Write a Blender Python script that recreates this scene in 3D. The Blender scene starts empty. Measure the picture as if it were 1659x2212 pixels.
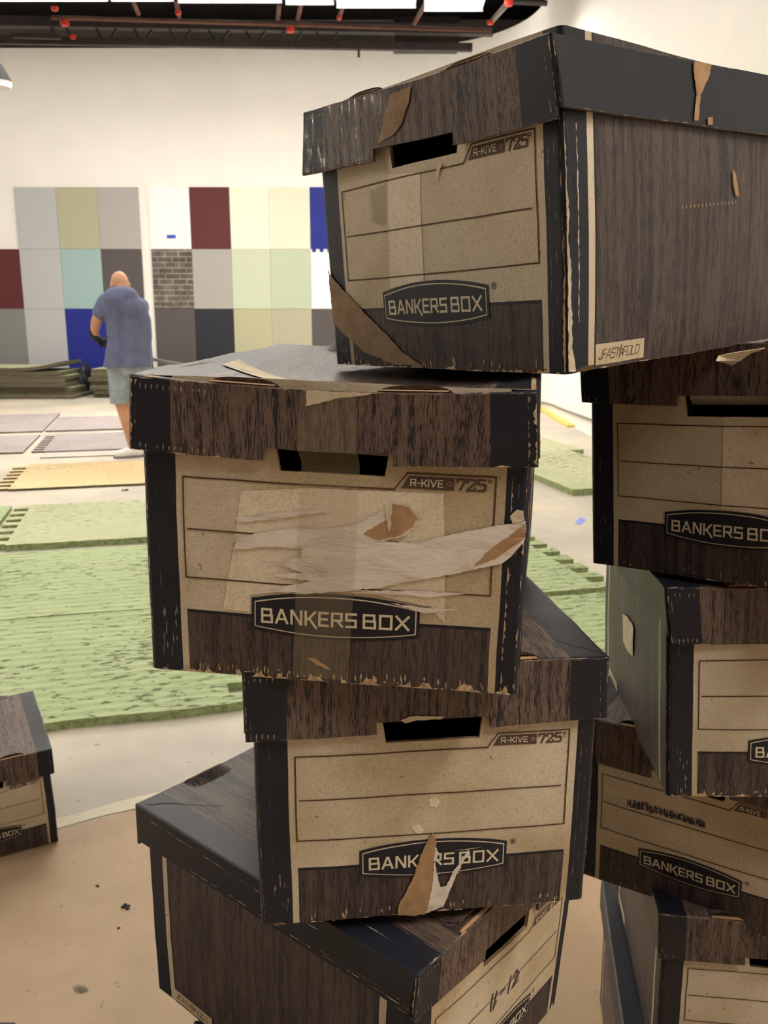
import bpy, bmesh, math, random
import numpy as np
from mathutils import Vector, Matrix, Euler, noise
from mathutils.geometry import tessellate_polygon

SC = bpy.context.scene
COL = SC.collection
R = math.radians
PITCH = 12.5
CAMZ = 1.34
FPX, CX, CY = 1880.0, 829.5, 1106.0

# ------------------------------------------------------------------ camera
cam_d = bpy.data.cameras.new('camera')
cam = bpy.data.objects.new('camera', cam_d)
COL.objects.link(cam)
cam.location = (0, 0, CAMZ)
cam.rotation_euler = (R(90 - PITCH), 0, 0)
cam_d.sensor_fit = 'VERTICAL'
cam_d.sensor_height = 4.883
cam_d.sensor_width = 3.662
cam_d.lens = FPX / 2212 * 4.883
cam_d.clip_start = 0.05
cam_d.dof.use_dof = True
cam_d.dof.focus_distance = 0.82
cam_d.dof.aperture_fstop = 2.4
SC.camera = cam

# ------------------------------------------------------------------ world, exposure
w = bpy.data.worlds.new('world')
SC.world = w
w.use_nodes = True
w.node_tree.nodes['Background'].inputs[0].default_value = (1.0, 0.9, 0.78, 1)
w.node_tree.nodes['Background'].inputs[1].default_value = 0.05
vs = SC.view_settings
vs.view_transform = 'Standard'
vs.look = 'None'
vs.exposure = 1.55
vs.gamma = 1.0
vs.use_curve_mapping = False
ROW_W = 21.0            # emission strength of the fluorescent row in view
BACK_FILL_W = 4.2           # of the added unseen fill row by the back wall, above the picture
STUDIO_W = 6.5          # of the ones over the mats
NEAR_W = 14.5            # of the ones behind the camera
LEFT_FILL_W = 8.0           # of the fill lights added far left of the camera
LAMP_COL = (1.0, 0.925, 0.825)

# ------------------------------------------------------------------ helpers
def ray(px, py):
    p = R(PITCH)
    c = Vector(((px - CX) / FPX, (py - CY) / FPX, 1.0))
    fw = Vector((0, math.cos(p), -math.sin(p))); dn = Vector((0, -math.sin(p), -math.cos(p)))
    return Vector((1, 0, 0)) * c.x + dn * c.y + fw
def on_floor(px, py, z=0.0):
    d = ray(px, py); t = (z - CAMZ) / d.z
    return Vector((d.x * t, d.y * t, z))
def at(px, py, Y):
    d = ray(px, py); t = Y / d.y
    return Vector((d.x * t, Y, CAMZ + d.z * t))

def link(name, bm_or_me, mats, parent=None, smooth=False):
    if isinstance(bm_or_me, bmesh.types.BMesh):
        me = bpy.data.meshes.new(name)
        bm_or_me.normal_update()
        bm_or_me.to_mesh(me); bm_or_me.free()
    else:
        me = bm_or_me; me.name = name
    o = bpy.data.objects.new(name, me)
    COL.objects.link(o)
    if not isinstance(mats, (list, tuple)): mats = [mats]
    if len(me.materials) == 0:
        for m in mats: me.materials.append(m)
    if smooth:
        for p in me.polygons: p.use_smooth = True
    if parent is not None: o.parent = parent
    return o
def tag(o, label=None, cat=None, group=None, kind=None):
    if label: o['label'] = label
    if cat: o['category'] = cat
    if group: o['group'] = group
    if kind: o['kind'] = kind
    return o
def empty(name, loc=(0, 0, 0), rot=(0, 0, 0)):
    o = bpy.data.objects.new(name, None)
    o.empty_display_size = 0.05
    COL.objects.link(o); o.location = loc; o.rotation_euler = rot
    return o
def structure(name, bm, mats, smooth=False):
    o = link(name, bm, mats, None, smooth); o['kind'] = 'structure'
    return o

def add_box(bm, x0, x1, y0, y1, z0, z1, mi=0, M=None):
    v = [bm.verts.new((x, y, z)) for z in (z0, z1) for y in (y0, y1) for x in (x0, x1)]
    if M is not None:
        for q in v: q.co = M @ q.co
    for f in ((0, 2, 3, 1), (4, 5, 7, 6), (0, 1, 5, 4), (1, 3, 7, 5), (3, 2, 6, 7), (2, 0, 4, 6)):
        fc = bm.faces.new([v[i] for i in f]); fc.material_index = mi
    return v
def bar(bm, a, b, w, h=None, mi=0):
    a, b = Vector(a), Vector(b); d = b - a; L = d.length
    h = h or w
    q = d.to_track_quat('X', 'Z').to_matrix().to_4x4()
    add_box(bm, 0, L, -w / 2, w / 2, -h / 2, h / 2, mi, Matrix.Translation(a) @ q)
def tube(bm, pts, r, n=8, mi=0, cap=True):
    pts = [Vector(p) for p in pts]
    rings = []
    for i, p in enumerate(pts):
        d = (pts[min(i + 1, len(pts) - 1)] - pts[max(i - 1, 0)]).normalized()
        up = Vector((0, 0, 1)) if abs(d.z) < 0.9 else Vector((1, 0, 0))
        a = d.cross(up).normalized(); b = d.cross(a)
        rr = r[i] if isinstance(r, (list, tuple)) else r
        rings.append([bm.verts.new(p + (a * math.cos(2 * math.pi * k / n) + b * math.sin(2 * math.pi * k / n)) * rr) for k in range(n)])
    for i in range(len(rings) - 1):
        for k in range(n):
            f = bm.faces.new((rings[i][k], rings[i][(k + 1) % n], rings[i + 1][(k + 1) % n], rings[i + 1][k]))
            f.material_index = mi; f.smooth = True
    if cap:
        bm.faces.new(rings[0]).material_index = mi
        bm.faces.new(list(reversed(rings[-1]))).material_index = mi

# ------------------------------------------------------------------ materials
class NT:
    def __init__(s, name):
        s.m = bpy.data.materials.new(name); s.m.use_nodes = True
        s.t = s.m.node_tree; s.n = s.t.nodes; s.l = s.t.links
        s.b = s.n['Principled BSDF']; s.x = 0
    def node(s, t, **kw):
        n = s.n.new(t); s.x -= 40; n.location = (s.x * 4, 0)
        for k, v in kw.items():
            if isinstance(k, str) and k.startswith('i_'):
                pass
            else: setattr(n, k, v)
        return n
    def link(s, a, b): s.l.new(a, b)
    def coord(s, scale=(1, 1, 1), kind='Object', seed=True):
        tc = s.node('ShaderNodeTexCoord'); mp = s.node('ShaderNodeMapping')
        mp.inputs['Scale'].default_value = scale
        s.link(tc.outputs[kind], mp.inputs[0])
        if seed:
            oi = s.node('ShaderNodeObjectInfo'); mu = s.node('ShaderNodeMath', operation='MULTIPLY')
            mu.inputs[1].default_value = 37.0
            s.link(oi.outputs['Random'], mu.inputs[0])
            cb = s.node('ShaderNodeCombineXYZ'); s.link(mu.outputs[0], cb.inputs[0]); s.link(mu.outputs[0], cb.inputs[1]); s.link(mu.outputs[0], cb.inputs[2])
            s.link(cb.outputs[0], mp.inputs['Location'])
        return mp.outputs[0]
    def noise(s, co, scale=5, detail=3, rough=0.5, dist=0.0):
        n = s.node('ShaderNodeTexNoise'); n.inputs['Scale'].default_value = scale; n.inputs['Detail'].default_value = detail
        n.inputs['Roughness'].default_value = rough; n.inputs['Distortion'].default_value = dist
        s.link(co, n.inputs['Vector']); return n.outputs['Fac']
    def ramp(s, fac, stops):
        r = s.node('ShaderNodeValToRGB'); e = r.color_ramp.elements
        e[0].position, e[0].color = stops[0][0], (*stops[0][1], 1) if len(stops[0][1]) == 3 else stops[0][1]
        e[1].position, e[1].color = stops[-1][0], (*stops[-1][1], 1)
        for p, c in stops[1:-1]:
            q = e.new(p); q.color = (*c, 1)
        s.link(fac, r.inputs[0]); return r.outputs[0]
    def mix(s, fac, a, b, mode='MIX'):
        m = s.node('ShaderNodeMix', data_type='RGBA', blend_type=mode)
        for sock, v in ((m.inputs[0], fac), (m.inputs[6], a), (m.inputs[7], b)):
            if isinstance(v, (int, float)): sock.default_value = v
            elif isinstance(v, tuple): sock.default_value = (*v, 1)
            else: s.link(v, sock)
        return m.outputs[2]
    def color(s, v):
        if isinstance(v, tuple): s.b.inputs['Base Color'].default_value = (*v, 1)
        else: s.link(v, s.b.inputs['Base Color'])
    def rough(s, v, spec=0.5):
        s.b.inputs['Roughness'].default_value = v; s.b.inputs['Specular IOR Level'].default_value = spec
    def bump(s, h, strength=0.2, dist=0.002):
        b = s.node('ShaderNodeBump'); b.inputs['Strength'].default_value = strength; b.inputs['Distance'].default_value = dist
        s.link(h, b.inputs['Height']); s.link(b.outputs[0], s.b.inputs['Normal'])

def plain(name, col, rough=0.6, spec=0.4, var=0.12, scale=20, bump=0.0):
    t = NT(name); co = t.coord()
    f = t.noise(co, scale, 4, 0.6)
    d = tuple(c * (1 - var) for c in col); u = tuple(min(1, c * (1 + var)) for c in col)
    t.color(t.ramp(f, [(0.3, d), (0.7, u)])); t.rough(rough, spec)
    if bump: t.bump(f, bump)
    return t.m
def grade(c8): return tuple(((v / 255 + 0.055) / 1.055) ** 2.4 if v > 10 else v / 255 / 12.92 for v in c8)

def mat_cream(name='printed cream cardboard', k=1.0, st_=0.75):
    t = NT(name); co = t.coord()
    fine = t.noise(co, 420, 2, 0.7); mid = t.noise(co, 14, 4, 0.6); big = t.noise(co, 4.5, 3, 0.55, 0.4)
    base = t.ramp(fine, [(0.25, (0.44, 0.365, 0.26)), (0.45, (0.57, 0.49, 0.365)), (0.75, (0.66, 0.58, 0.45))])
    st = t.ramp(mid, [(0.35, (0.84, 0.80, 0.72)), (0.6, (1, 1, 1))])
    c = t.mix(0.7, base, st, 'MULTIPLY')
    st2 = t.ramp(big, [(0.36, (0.66, 0.56, 0.38)), (0.56, (1, 1, 1))])
    c = t.mix(st_, c, st2, 'MULTIPLY')
    if k != 1.0: c = t.mix(1.0, c, (k, k * 1.01, k * 1.05), 'MULTIPLY')
    sp = t.ramp(t.noise(t.coord((1, 1, 1)), 150, 1, 0.4), [(0.74, (1, 1, 1)), (0.80, (0.45, 0.36, 0.25))])
    c = t.mix(0.8, c, sp, 'MULTIPLY')
    t.color(c); t.rough(0.6, 0.35); t.bump(fine, 0.12, 0.0006); return t.m
def mat_wood(name, sc, contrast=1.0, lift=0.0, br=(0.128, 0.086, 0.064), br2=(0.165, 0.115, 0.088), th=0.73):
    t = NT(name)
    n1 = t.noise(t.coord(sc), 1, 2.6, 0.6, 0.2)
    n2 = t.noise(t.coord(tuple(v * 0.11 for v in sc)), 1, 2, 0.5)
    big = t.noise(t.coord((6, 6, 6)), 1, 2, 0.5)
    add = t.node('ShaderNodeMath', operation='ADD'); mu = t.node('ShaderNodeMath', operation='MULTIPLY')
    mu.inputs[1].default_value = 0.55; t.link(n2, mu.inputs[0]); t.link(n1, add.inputs[0]); t.link(mu.outputs[0], add.inputs[1])
    k = 0.035 / contrast
    dark = (0.011 + lift, 0.009 + lift, 0.014 + lift)
    c = t.ramp(add.outputs[0], [(th - k, dark), (th + k, br), (0.95, br2)])
    tint = t.ramp(big, [(0.35, (0.72, 0.7, 0.78)), (0.65, (1, 1, 1))])
    c = t.mix(0.6, c, tint, 'MULTIPLY')
    t.color(c); t.rough(0.5, 0.42); t.bump(n1, 0.05, 0.0008); return t.m
def mat_navy():
    t = NT('printed black border'); co = t.coord()
    n = t.noise(co, 60, 3, 0.6); m = t.noise(co, 9, 4, 0.6)
    c = t.ramp(m, [(0.35, (0.005, 0.0065, 0.014)), (0.7, (0.011, 0.0135, 0.024))])
    fl = t.ramp(t.noise(t.coord((1, 1, 0.35)), 190, 2, 0.7), [(0.73, (0, 0, 0)), (0.80, (1, 1, 1))])
    fl2 = t.ramp(t.noise(co, 11, 2, 0.5), [(0.55, (0, 0, 0)), (0.7, (0.8, 0.8, 0.8))])
    msk = t.mix(1.0, fl, fl2, 'MULTIPLY')
    c = t.mix(msk, c, (0.16, 0.14, 0.12))
    t.color(c); t.rough(0.46, 0.4); t.bump(n, 0.10, 0.0008); return t.m
def mat_kraft(name='torn kraft cardboard', a=(0.30, 0.175, 0.085), b=(0.47, 0.30, 0.165)):
    t = NT(name); co = t.coord()
    f = t.noise(co, 55, 5, 0.7); t.color(t.ramp(f, [(0.3, a), (0.7, b)])); t.rough(0.8, 0.2); t.bump(f, 0.4, 0.001); return t.m
def mat_white_torn():
    t = NT('torn white paper fibre'); co = t.coord((1, 1, 3.2))
    f = t.noise(co, 26, 5, 0.65, 0.6); t.color(t.ramp(f, [(0.26, (0.46, 0.35, 0.27)), (0.40, (0.66, 0.58, 0.50)), (0.6, (0.76, 0.69, 0.61)), (0.8, (0.64, 0.53, 0.43))])); t.rough(0.75, 0.25); t.bump(f, 0.7, 0.0015); return t.m
def mat_alpha(name, col, alpha, rough, spec=0.5, stripes=True):
    t = NT(name); t.color(col); t.rough(rough, spec)
    if stripes:
        f = t.noise(t.coord((60, 60, 3)), 1, 3, 0.6)
        a = t.node('ShaderNodeMapRange'); t.link(f, a.inputs[0]); a.inputs[3].default_value = alpha * 0.7; a.inputs[4].default_value = alpha * 1.3
        t.link(a.outputs[0], t.b.inputs['Alpha'])
    else: t.b.inputs['Alpha'].default_value = alpha
    return t.m
M = {}
M['cream'] = mat_cream()
M['wood'] = mat_wood('woodgrain print upright', (1500, 1500, 80), 1.6)
M['woodb'] = mat_wood('woodgrain print on walls', (1400, 1400, 55), 0.8, 0.007, (0.078, 0.054, 0.044), (0.105, 0.075, 0.061), 0.74)
M['woodtop'] = mat_wood('woodgrain print along lid', (700, 30, 700), 0.7, 0.010)
M['navy'] = mat_navy()
M['kraft'] = mat_kraft()
M['kraftd'] = mat_kraft('rubbed brown cardboard', (0.22, 0.145, 0.085), (0.36, 0.25, 0.155))
M['inside'] = mat_kraft('cardboard inside', (0.10, 0.07, 0.045), (0.16, 0.11, 0.07))
M['white'] = mat_white_torn()
M['paper'] = plain('bare pale paper', (0.62, 0.53, 0.38), 0.7, 0.3, 0.2, 60, 0.2)
M['cork'] = plain('frayed paper edge', (0.46, 0.34, 0.21), 0.8, 0.2, 0.45, 160, 0.3)
M['fray'] = plain('frayed grey edge', (0.27, 0.235, 0.19), 0.8, 0.2, 0.6, 120, 0.3)
M['line'] = plain('brown ink line', (0.085, 0.045, 0.016), 0.6, 0.3, 0.1, 30)
M['ink'] = plain('brown ink block', (0.085, 0.052, 0.036), 0.6, 0.3, 0.1, 30)
M['mark'] = plain('dark marker ink', (0.045, 0.03, 0.045), 0.5, 0.3, 0.3, 60)
M['residue'] = mat_cream('cleaner pale cardboard', 1.28, 0.2)
M['stain'] = mat_alpha('grey smudge', (0.10, 0.075, 0.05), 0.20, 0.6, 0.3, False)
M['tapey'] = mat_alpha('yellowed tape end', (0.62, 0.52, 0.27), 0.75, 0.25)
M['tape'] = mat_alpha('clear packing tape', (0.46, 0.38, 0.24), 0.17, 0.16, 0.6)
M['shiny'] = None
def mat_shiny():
    t = NT('crumpled glossy tape'); f = t.noise(t.coord((1.0, 1.0, 0.45)), 85, 3, 0.55, 0.8)
    tr = t.node('ShaderNodeBsdfTransparent'); gl = t.node('ShaderNodeBsdfGlossy'); mx = t.node('ShaderNodeMixShader')
    gl.inputs['Roughness'].default_value = 0.09; 
    mk = t.ramp(t.noise(t.coord((1.0, 1.0, 0.22)), 120, 3, 0.6, 0.5), [(0.50, (0.02, 0.02, 0.02)), (0.62, (0.10, 0.10, 0.10)), (0.72, (0.7, 0.7, 0.7))]); t.link(mk, mx.inputs[0])
    bu = t.node('ShaderNodeBump'); bu.inputs['Strength'].default_value = 1.0; bu.inputs['Distance'].default_value = 0.006
    t.link(f, bu.inputs['Height']); t.link(bu.outputs[0], gl.inputs['Normal'])
    t.link(tr.outputs[0], mx.inputs[1]); t.link(gl.outputs[0], mx.inputs[2]); t.link(mx.outputs[0], t.n['Material Output'].inputs['Surface'])
    return t.m
M['shiny'] = mat_shiny()
M['card'] = plain('grey brown card back', (0.42, 0.36, 0.28), .75, .2, .12, 30)
M['print'] = plain('pale lettering', (0.66, 0.59, 0.42), .6, .3, .08, 40)
M['hole'] = plain('painted gap shade', (0.006, 0.006, 0.008), 0.7, 0.2)  # flat black for shade painted into lid gaps, slots and creases
M['corr'] = plain('corrugated card edge', (0.085, 0.05, 0.028), 0.85, 0.15, 0.5, 260, 0.4)
TEARS = [
('H', 'bl', 'paper', [(300, 120), (285, 150), (255, 168), (200, 174), (196, 150), (230, 128), (270, 116)]),
('A', 'br', 'paper', [(0, 2), (9, 2), (7.5, 10), (4, 22), (5, 40), (3, 60), (4, 80), (1.6, 100), (2.6, 125), (1, 140), (1.2, 165), (0, 165)]),
('A', 'br', 'paper', [(13, 40), (13.9, 40), (13.8, 110), (14.2, 190), (13.2, 190)]),
('A', 'bf', 'kraft', [(318, 2), (320, 2), (320, 110), (318.6, 60), (317, 30)]),
('E', 'bf', 'residue', [(160, 84), (222, 80), (222, 186), (160, 186)]),
('D', 'bf', 'paper', [(300, 3), (303, 3), (302, 14), (300, 9)]),
('B', 'bf', 'residue', [(67.9, 61.1), (92.5, 61.1), (92.5, 76), (130, 83.5), (164, 84.5), (200, 83.5), (239, 76), (247, 72), (257.4, 60.9), (253.1, 174.5), (141.1, 173.2), (87.0, 167.3), (80.2, 123.3)]),
#, (80.2, 123.3), (87.0, 167.3), (141.1, 173.2), (253.1, 174.5), (257.4, 60.9), (188.8, 65.9), (126.8, 71.6)]),
('B', 'bf', 'white', [(78.8, 115.9), (82.6, 124.7), (86.3, 128.1), (108.0, 133.6), (138.8, 140.1), (155.2, 140.2), (182.9, 144.3), (201.0, 154.9), (209.9, 162.6), (213.3, 165.1), (223.4, 163.8), (232.7, 153.3), (231.8, 144.9), (219.7, 135.7), (201.5, 131.5), (233.4, 131.8), (264.4, 141.7), (292.6, 149.2), (318.4, 154.6), (318.8, 139.7), (309.2, 126.0), (300.9, 117.7), (268.0, 107.5), (234.4, 99.0), (202.4, 90.6), (174.4, 86.2), (141.2, 81.4), (109.9, 81.8), (126.8, 87.9), (146.0, 93.0), (110.0, 96.1), (138.8, 100.5), (114.9, 107.1), (136.4, 113.4), (138.8, 122.1), (107.8, 120.2)]),
('B', 'bf', 'white', [(83.0, 144.3), (108.1, 149.4), (138.8, 154.1), (164.3, 157.0), (138.8, 150.0), (117.6, 146.3), (84.1, 140.2)]),
('B', 'bf', 'white', [(188.5, 87.2), (237.0, 89.3), (272.9, 88.9), (246.3, 84.6), (211.8, 85.1)]),
('B', 'bf', 'white', [(212.0, 77.6), (237.5, 74.5), (267.2, 74.1), (239.9, 69.6)]),
('B', 'bf', 'kraft', [(188.8, 136.9), (201.2, 145.4), (211.3, 153.2), (213.3, 164.6), (225.7, 162.3), (233.4, 153.3), (229.6, 144.8), (215.1, 135.5), (201.5, 132.9)]),
('B', 'bf', 'paper', [(206.6, 161.2), (212.6, 163.9), (212.2, 143.7), (210.5, 139.3)]),
('B', 'bf', 'kraft', [(278.9, 114.3), (287.2, 125.7), (293.5, 132.1), (306.1, 142.5), (318.5, 153.2), (318.8, 140.9), (304.6, 129.3), (291.9, 120.0)]),
('B', 'bf', 'paper', [(305.2, 158.9), (310.3, 164.4), (315.7, 163.8), (317.5, 155.5), (307.7, 152.5)]),
('B', 'bf', 'kraft', [(142.5, 23.5), (149.8, 22.5), (159.5, 16.2), (163.2, 11.8), (158.3, 12.7), (148.6, 17.9)]),
('B', 'lf', 'paper', [(154.4, 266.6), (209.4, 268.0), (204.8, 261.7), (184.3, 258.2), (165.9, 252.4), (153.6, 248.8)]),
('B', 'lt', 'paper', [(20.2, 156.2), (18.7, 211.0), (103.4, 126.1), (167.9, 72.5), (165.4, 40.3), (112.1, 86.9)]),
('B', 'lt', 'tapey', [(146.8, 17.6), (139.4, 73.5), (177.2, 76.5), (202.5, 25.0)]),
('B', 'tape', 'tape', [(138.7, 245.3), (186.8, 257.6), (187.6, 210.2), (186.9, 182.4), (183.4, 115.2), (180.2, 39.8), (177.8, 3.2), (130.2, 3.4), (133.5, 61.9), (137.6, 179.6), (138.3, 207.7)]),
('C', 'bf', 'kraft', [(163.8, 90.4), (166.9, 80.0), (165.7, 67.3), (165.2, 41.6), (162.5, 15.7), (159.2, -1.1), (145.3, -1.7), (131.0, 0.1), (131.9, 10.6), (137.1, 21.9), (140.5, 30.7), (145.0, 40.7), (149.4, 55.8), (155.0, 73.2)]),
('C', 'bf', 'white', [(165.6, 75.0), (169.8, 67.0), (166.6, 54.4), (170.3, 35.9), (172.7, 27.9), (178.5, 28.7), (184.0, 43.9), (195.2, 61.1), (198.4, 68.6), (199.7, 64.6), (188.7, 42.2), (181.0, 19.3), (176.6, 5.2), (159.2, 0.2), (162.5, 15.7), (165.2, 41.6)]),
('C', 'bf', 'residue', [(158.9, 124.6), (166.7, 126.5), (170.1, 121.3), (166.8, 115.3), (160.1, 117.0)]),
('C', 'bf', 'residue', [(142.4, 95.7), (149.1, 98.5), (154.7, 93.6), (153.7, 87.3), (148.0, 89.0)]),
('C', 'lf', 'paper', [(140.9, 210.9), (149.6, 214.0), (164.8, 213.4), (181.1, 211.8), (178.9, 209.0), (158.2, 209.7), (145.2, 207.5)]),
('A', 'bf', 'kraftd', [(-2.6, 101.8), (21.3, 83.5), (60.8, 56.4), (91.8, 35.2), (117.2, 14.9), (146.6, 1.1), (102.5, 2.4), (56.2, 14.2), (18.1, 35.7), (-1.5, 48.6)]),
('A', 'bf', 'residue', [(112.6, 181.3), (158.2, 176.1), (156.0, 79.6), (105.9, 78.0)]),
('A', 'bf', 'stain', [(82.3, 169.3), (110.6, 173.6), (108.1, 138.9), (101.6, 135.4), (84.0, 141.4)]),
('A', 'lf', 'kraftd', [(148.1, 256.7), (177.3, 258.9), (174.3, 247.4), (162.4, 226.3), (151.5, 218.5), (127.9, 212.4), (132.9, 223.1)]),
('A', 'lr', 'kraft', [(185.1, 265.6), (212.3, 267.1), (209.4, 253.8), (193.5, 234.0), (189.9, 211.2), (182.3, 210.6), (187.1, 236.0), (183.1, 253.8)]),
('A', 'lr', 'kraft', [(205.5, 215.1), (213.3, 217.0), (213.1, 208.9), (205.2, 208.3)]),
('A', 'br', 'kraft', [(260.4, 170.6), (266.6, 165.5), (272.6, 145.1), (264.8, 146.2), (259.9, 159.7)]),
('A', 'br', 'patch', [(39.8, 19.0), (115.2, 19.0), (114.4, 4.9), (38.7, 3.2)]),
('D', 'bl', 'patch', [(366.6, 6.5), (295.0, 25.8), (295.4, 3.3), (364.5, -2.9)]),
('A', 'bf', 'paper', [(184.1, 181.0), (188.6, 179.8), (183.4, 171.2), (179.3, 166.8)]),
('F', 'bl', 'paper', [(238.6, 151.1), (210.1, 158.4), (174.8, 159.7), (167.1, 155.7), (169.5, 114.6), (180.7, 111.0), (224.2, 108.1), (236.7, 110.6)]),
]
POSE = {
'A' : ([0.0476, 0.8709, -0.047, -49.4041, 3.4622, -1.3275], [[0.8, 1.1, 0.4], [3.2, 2.8, -2.6], [0.0, 0.0, 0.0], [0.0, 0.0, 0.0], [-0.2, 1.3, 3.9], [1.0, 4.0, 7.4], [0.0, 0.0, 0.0], [0.0, 0.0, 0.0]], [[-5.1, -4.1, 5.3], [0.0, 0.0, 0.0], [0.0, 0.0, 0.0], [0.0, 0.0, 0.0], [-0.4, -0.5, -0.0], [-3.1, -6.0, -6.0], [0.0, 0.0, 0.0], [0.0, 0.0, 0.0]]) ,
'B' : ([-0.0486, 0.7086, -0.309, -9.803, 1.1703, 1.2169], [[-4.1, -1.1, -1.5], [3.2, 1.3, 3.1], [0.0, 0.0, 0.0], [0.0, 0.0, 0.0], [-3.3, -0.3, 0.9], [4.3, 0.6, -0.3], [0.0, 0.0, 0.0], [0.0, 0.0, 0.0]], [[-0.8, 0.4, 2.3], [-0.3, 0.9, 3.7], [0.0, 0.0, 0.0], [0.0, 0.0, 0.0], [3.0, -0.1, -2.5], [-3.6, -2.0, -5.7], [2.8, 0.8, 1.4], [0.0, 0.0, 0.0]]) ,
'C' : ([0.0413, 0.7477, -0.5686, 7.5377, -0.5528, 0.2726], [[0.3, 0.4, 2.1], [1.1, 0.1, 1.0], [0.0, 0.0, 0.0], [0.0, 0.0, 0.0], [-2.7, 0.3, -0.4], [3.3, -0.9, -2.2], [0.0, 0.0, 0.0], [0.0, 0.0, 0.0]], [[0.0, 0.0, 0.0], [1.5, 0.6, 3.6], [0.0, 0.0, 0.0], [0.0, 0.0, 0.0], [0.0, 0.0, 0.0], [-1.5, -0.3, -2.4], [0.0, 0.0, 0.0], [0.0, 0.0, 0.0]]) ,
'D' : ([0.124, 0.8212, -0.8453, 49.9849, 1.4619, 0.4997], [[0.0, 0.0, 0.0], [-5.4, 7.0, 1.5], [-1.1, 0.7, -1.9], [0.0, 0.0, 0.0], [0.0, 0.0, 0.0], [-1.5, -1.4, -8.8], [-5.2, 4.0, -6.2], [0.0, 0.0, 0.0]], [[1.3, 1.6, 8.8], [0.0, 0.0, 0.0], [-3.3, 6.0, 5.8], [0.0, 0.0, 0.0], [0.6, -2.0, -3.7], [0.0, 0.0, 0.0], [-5.2, 4.0, -6.1], [0.0, 0.0, 0.0]]) ,
'E' : ([0.377, 0.944, -0.289, -39.4115, 0.3798, -2.5303], [[4.1, 3.2, -0.9], [0.0, 0.0, 0.0], [0.0, 0.0, 0.0], [0.0, 0.0, 0.0], [1.6, 1.1, -1.1], [0.0, 0.0, 0.0], [0.0, 0.0, 0.0], [0.0, 0.0, 0.0]], [[3.0, 2.9, 1.7], [0.0, 0.0, 0.0], [0.0, 0.0, 0.0], [0.0, 0.0, 0.0], [0.0, 0.0, 0.0], [0.0, 0.0, 0.0], [0.0, 0.0, 0.0], [0.0, 0.0, 0.0]]) ,
'F' : ([0.4976, 0.9427, -0.5575, -4.0113, -0.52, -2.0761], [[3.9, 0.3, -0.0], [0.0, 0.0, 0.0], [0.0, 0.0, 0.0], [0.0, 0.0, 0.0], [-1.8, -0.8, -3.0], [0.0, 0.0, 0.0], [0.0, 0.0, 0.0], [0.0, 0.0, 0.0]], [[9.0, 0.8, 0.3], [0.0, 0.0, 0.0], [0.0, 0.0, 0.0], [0.0, 0.0, 0.0], [1.8, 0.4, 1.2], [0.0, 0.0, 0.0], [0.0, 0.0, 0.0], [0.0, 0.0, 0.0]]) ,
'G' : ([0.4269, 1.0928, -0.8224, -33.6646, 1.2957, -0.9432], [[0.0, 0.0, 0.0], [0.0, 0.0, 0.0], [0.0, 0.0, 0.0], [0.0, 0.0, 0.0], [0.0, 0.0, 0.0], [0.0, 0.0, 0.0], [0.0, 0.0, 0.0], [0.0, 0.0, 0.0]], [[0.0, 0.0, 0.0], [0.0, 0.0, 0.0], [0.0, 0.0, 0.0], [0.0, 0.0, 0.0], [0.0, 0.0, 0.0], [0.0, 0.0, 0.0], [0.0, 0.0, 0.0], [0.0, 0.0, 0.0]]) ,
'H' : ([0.5555, 1.0525, -1.0713, -7.0, 1.0426, -0.6151], [[0.0, 0.0, 0.0], [0.0, 0.0, 0.0], [0.0, 0.0, 0.0], [0.0, 0.0, 0.0], [0.0, 0.0, 0.0], [0.0, 0.0, 0.0], [0.0, 0.0, 0.0], [0.0, 0.0, 0.0]], [[1.8, -0.3, -1.6], [0.0, 0.0, 0.0], [0.0, 0.0, 0.0], [0.0, 0.0, 0.0], [-1.0, 0.4, 1.8], [0.0, 0.0, 0.0], [0.0, 0.0, 0.0], [0.0, 0.0, 0.0]]) ,
'I' : ([-0.9949, 1.9682, -1.34, 27.7236, -1.1298, -1.3007], [[0.0, 0.0, 0.0], [0.0, -0.0, 0.0], [0.0, 0.0, 0.0], [0.0, 0.0, 0.0], [0.0, 0.0, 0.0], [0.0, 0.0, 0.0], [0.0, 0.0, 0.0], [0.0, 0.0, 0.0]], [[0.0, 0.0, 0.0], [0.0, 0.0, 0.0], [0.0, 0.0, 0.0], [0.0, 0.0, 0.0], [0.0, 0.0, 0.0], [0.0, -0.0, 0.0], [0.0, 0.0, 0.0], [0.0, 0.0, 0.0]]) ,
}
Z8 = [[0.0, 0.0, 0.0]] * 8
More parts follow.
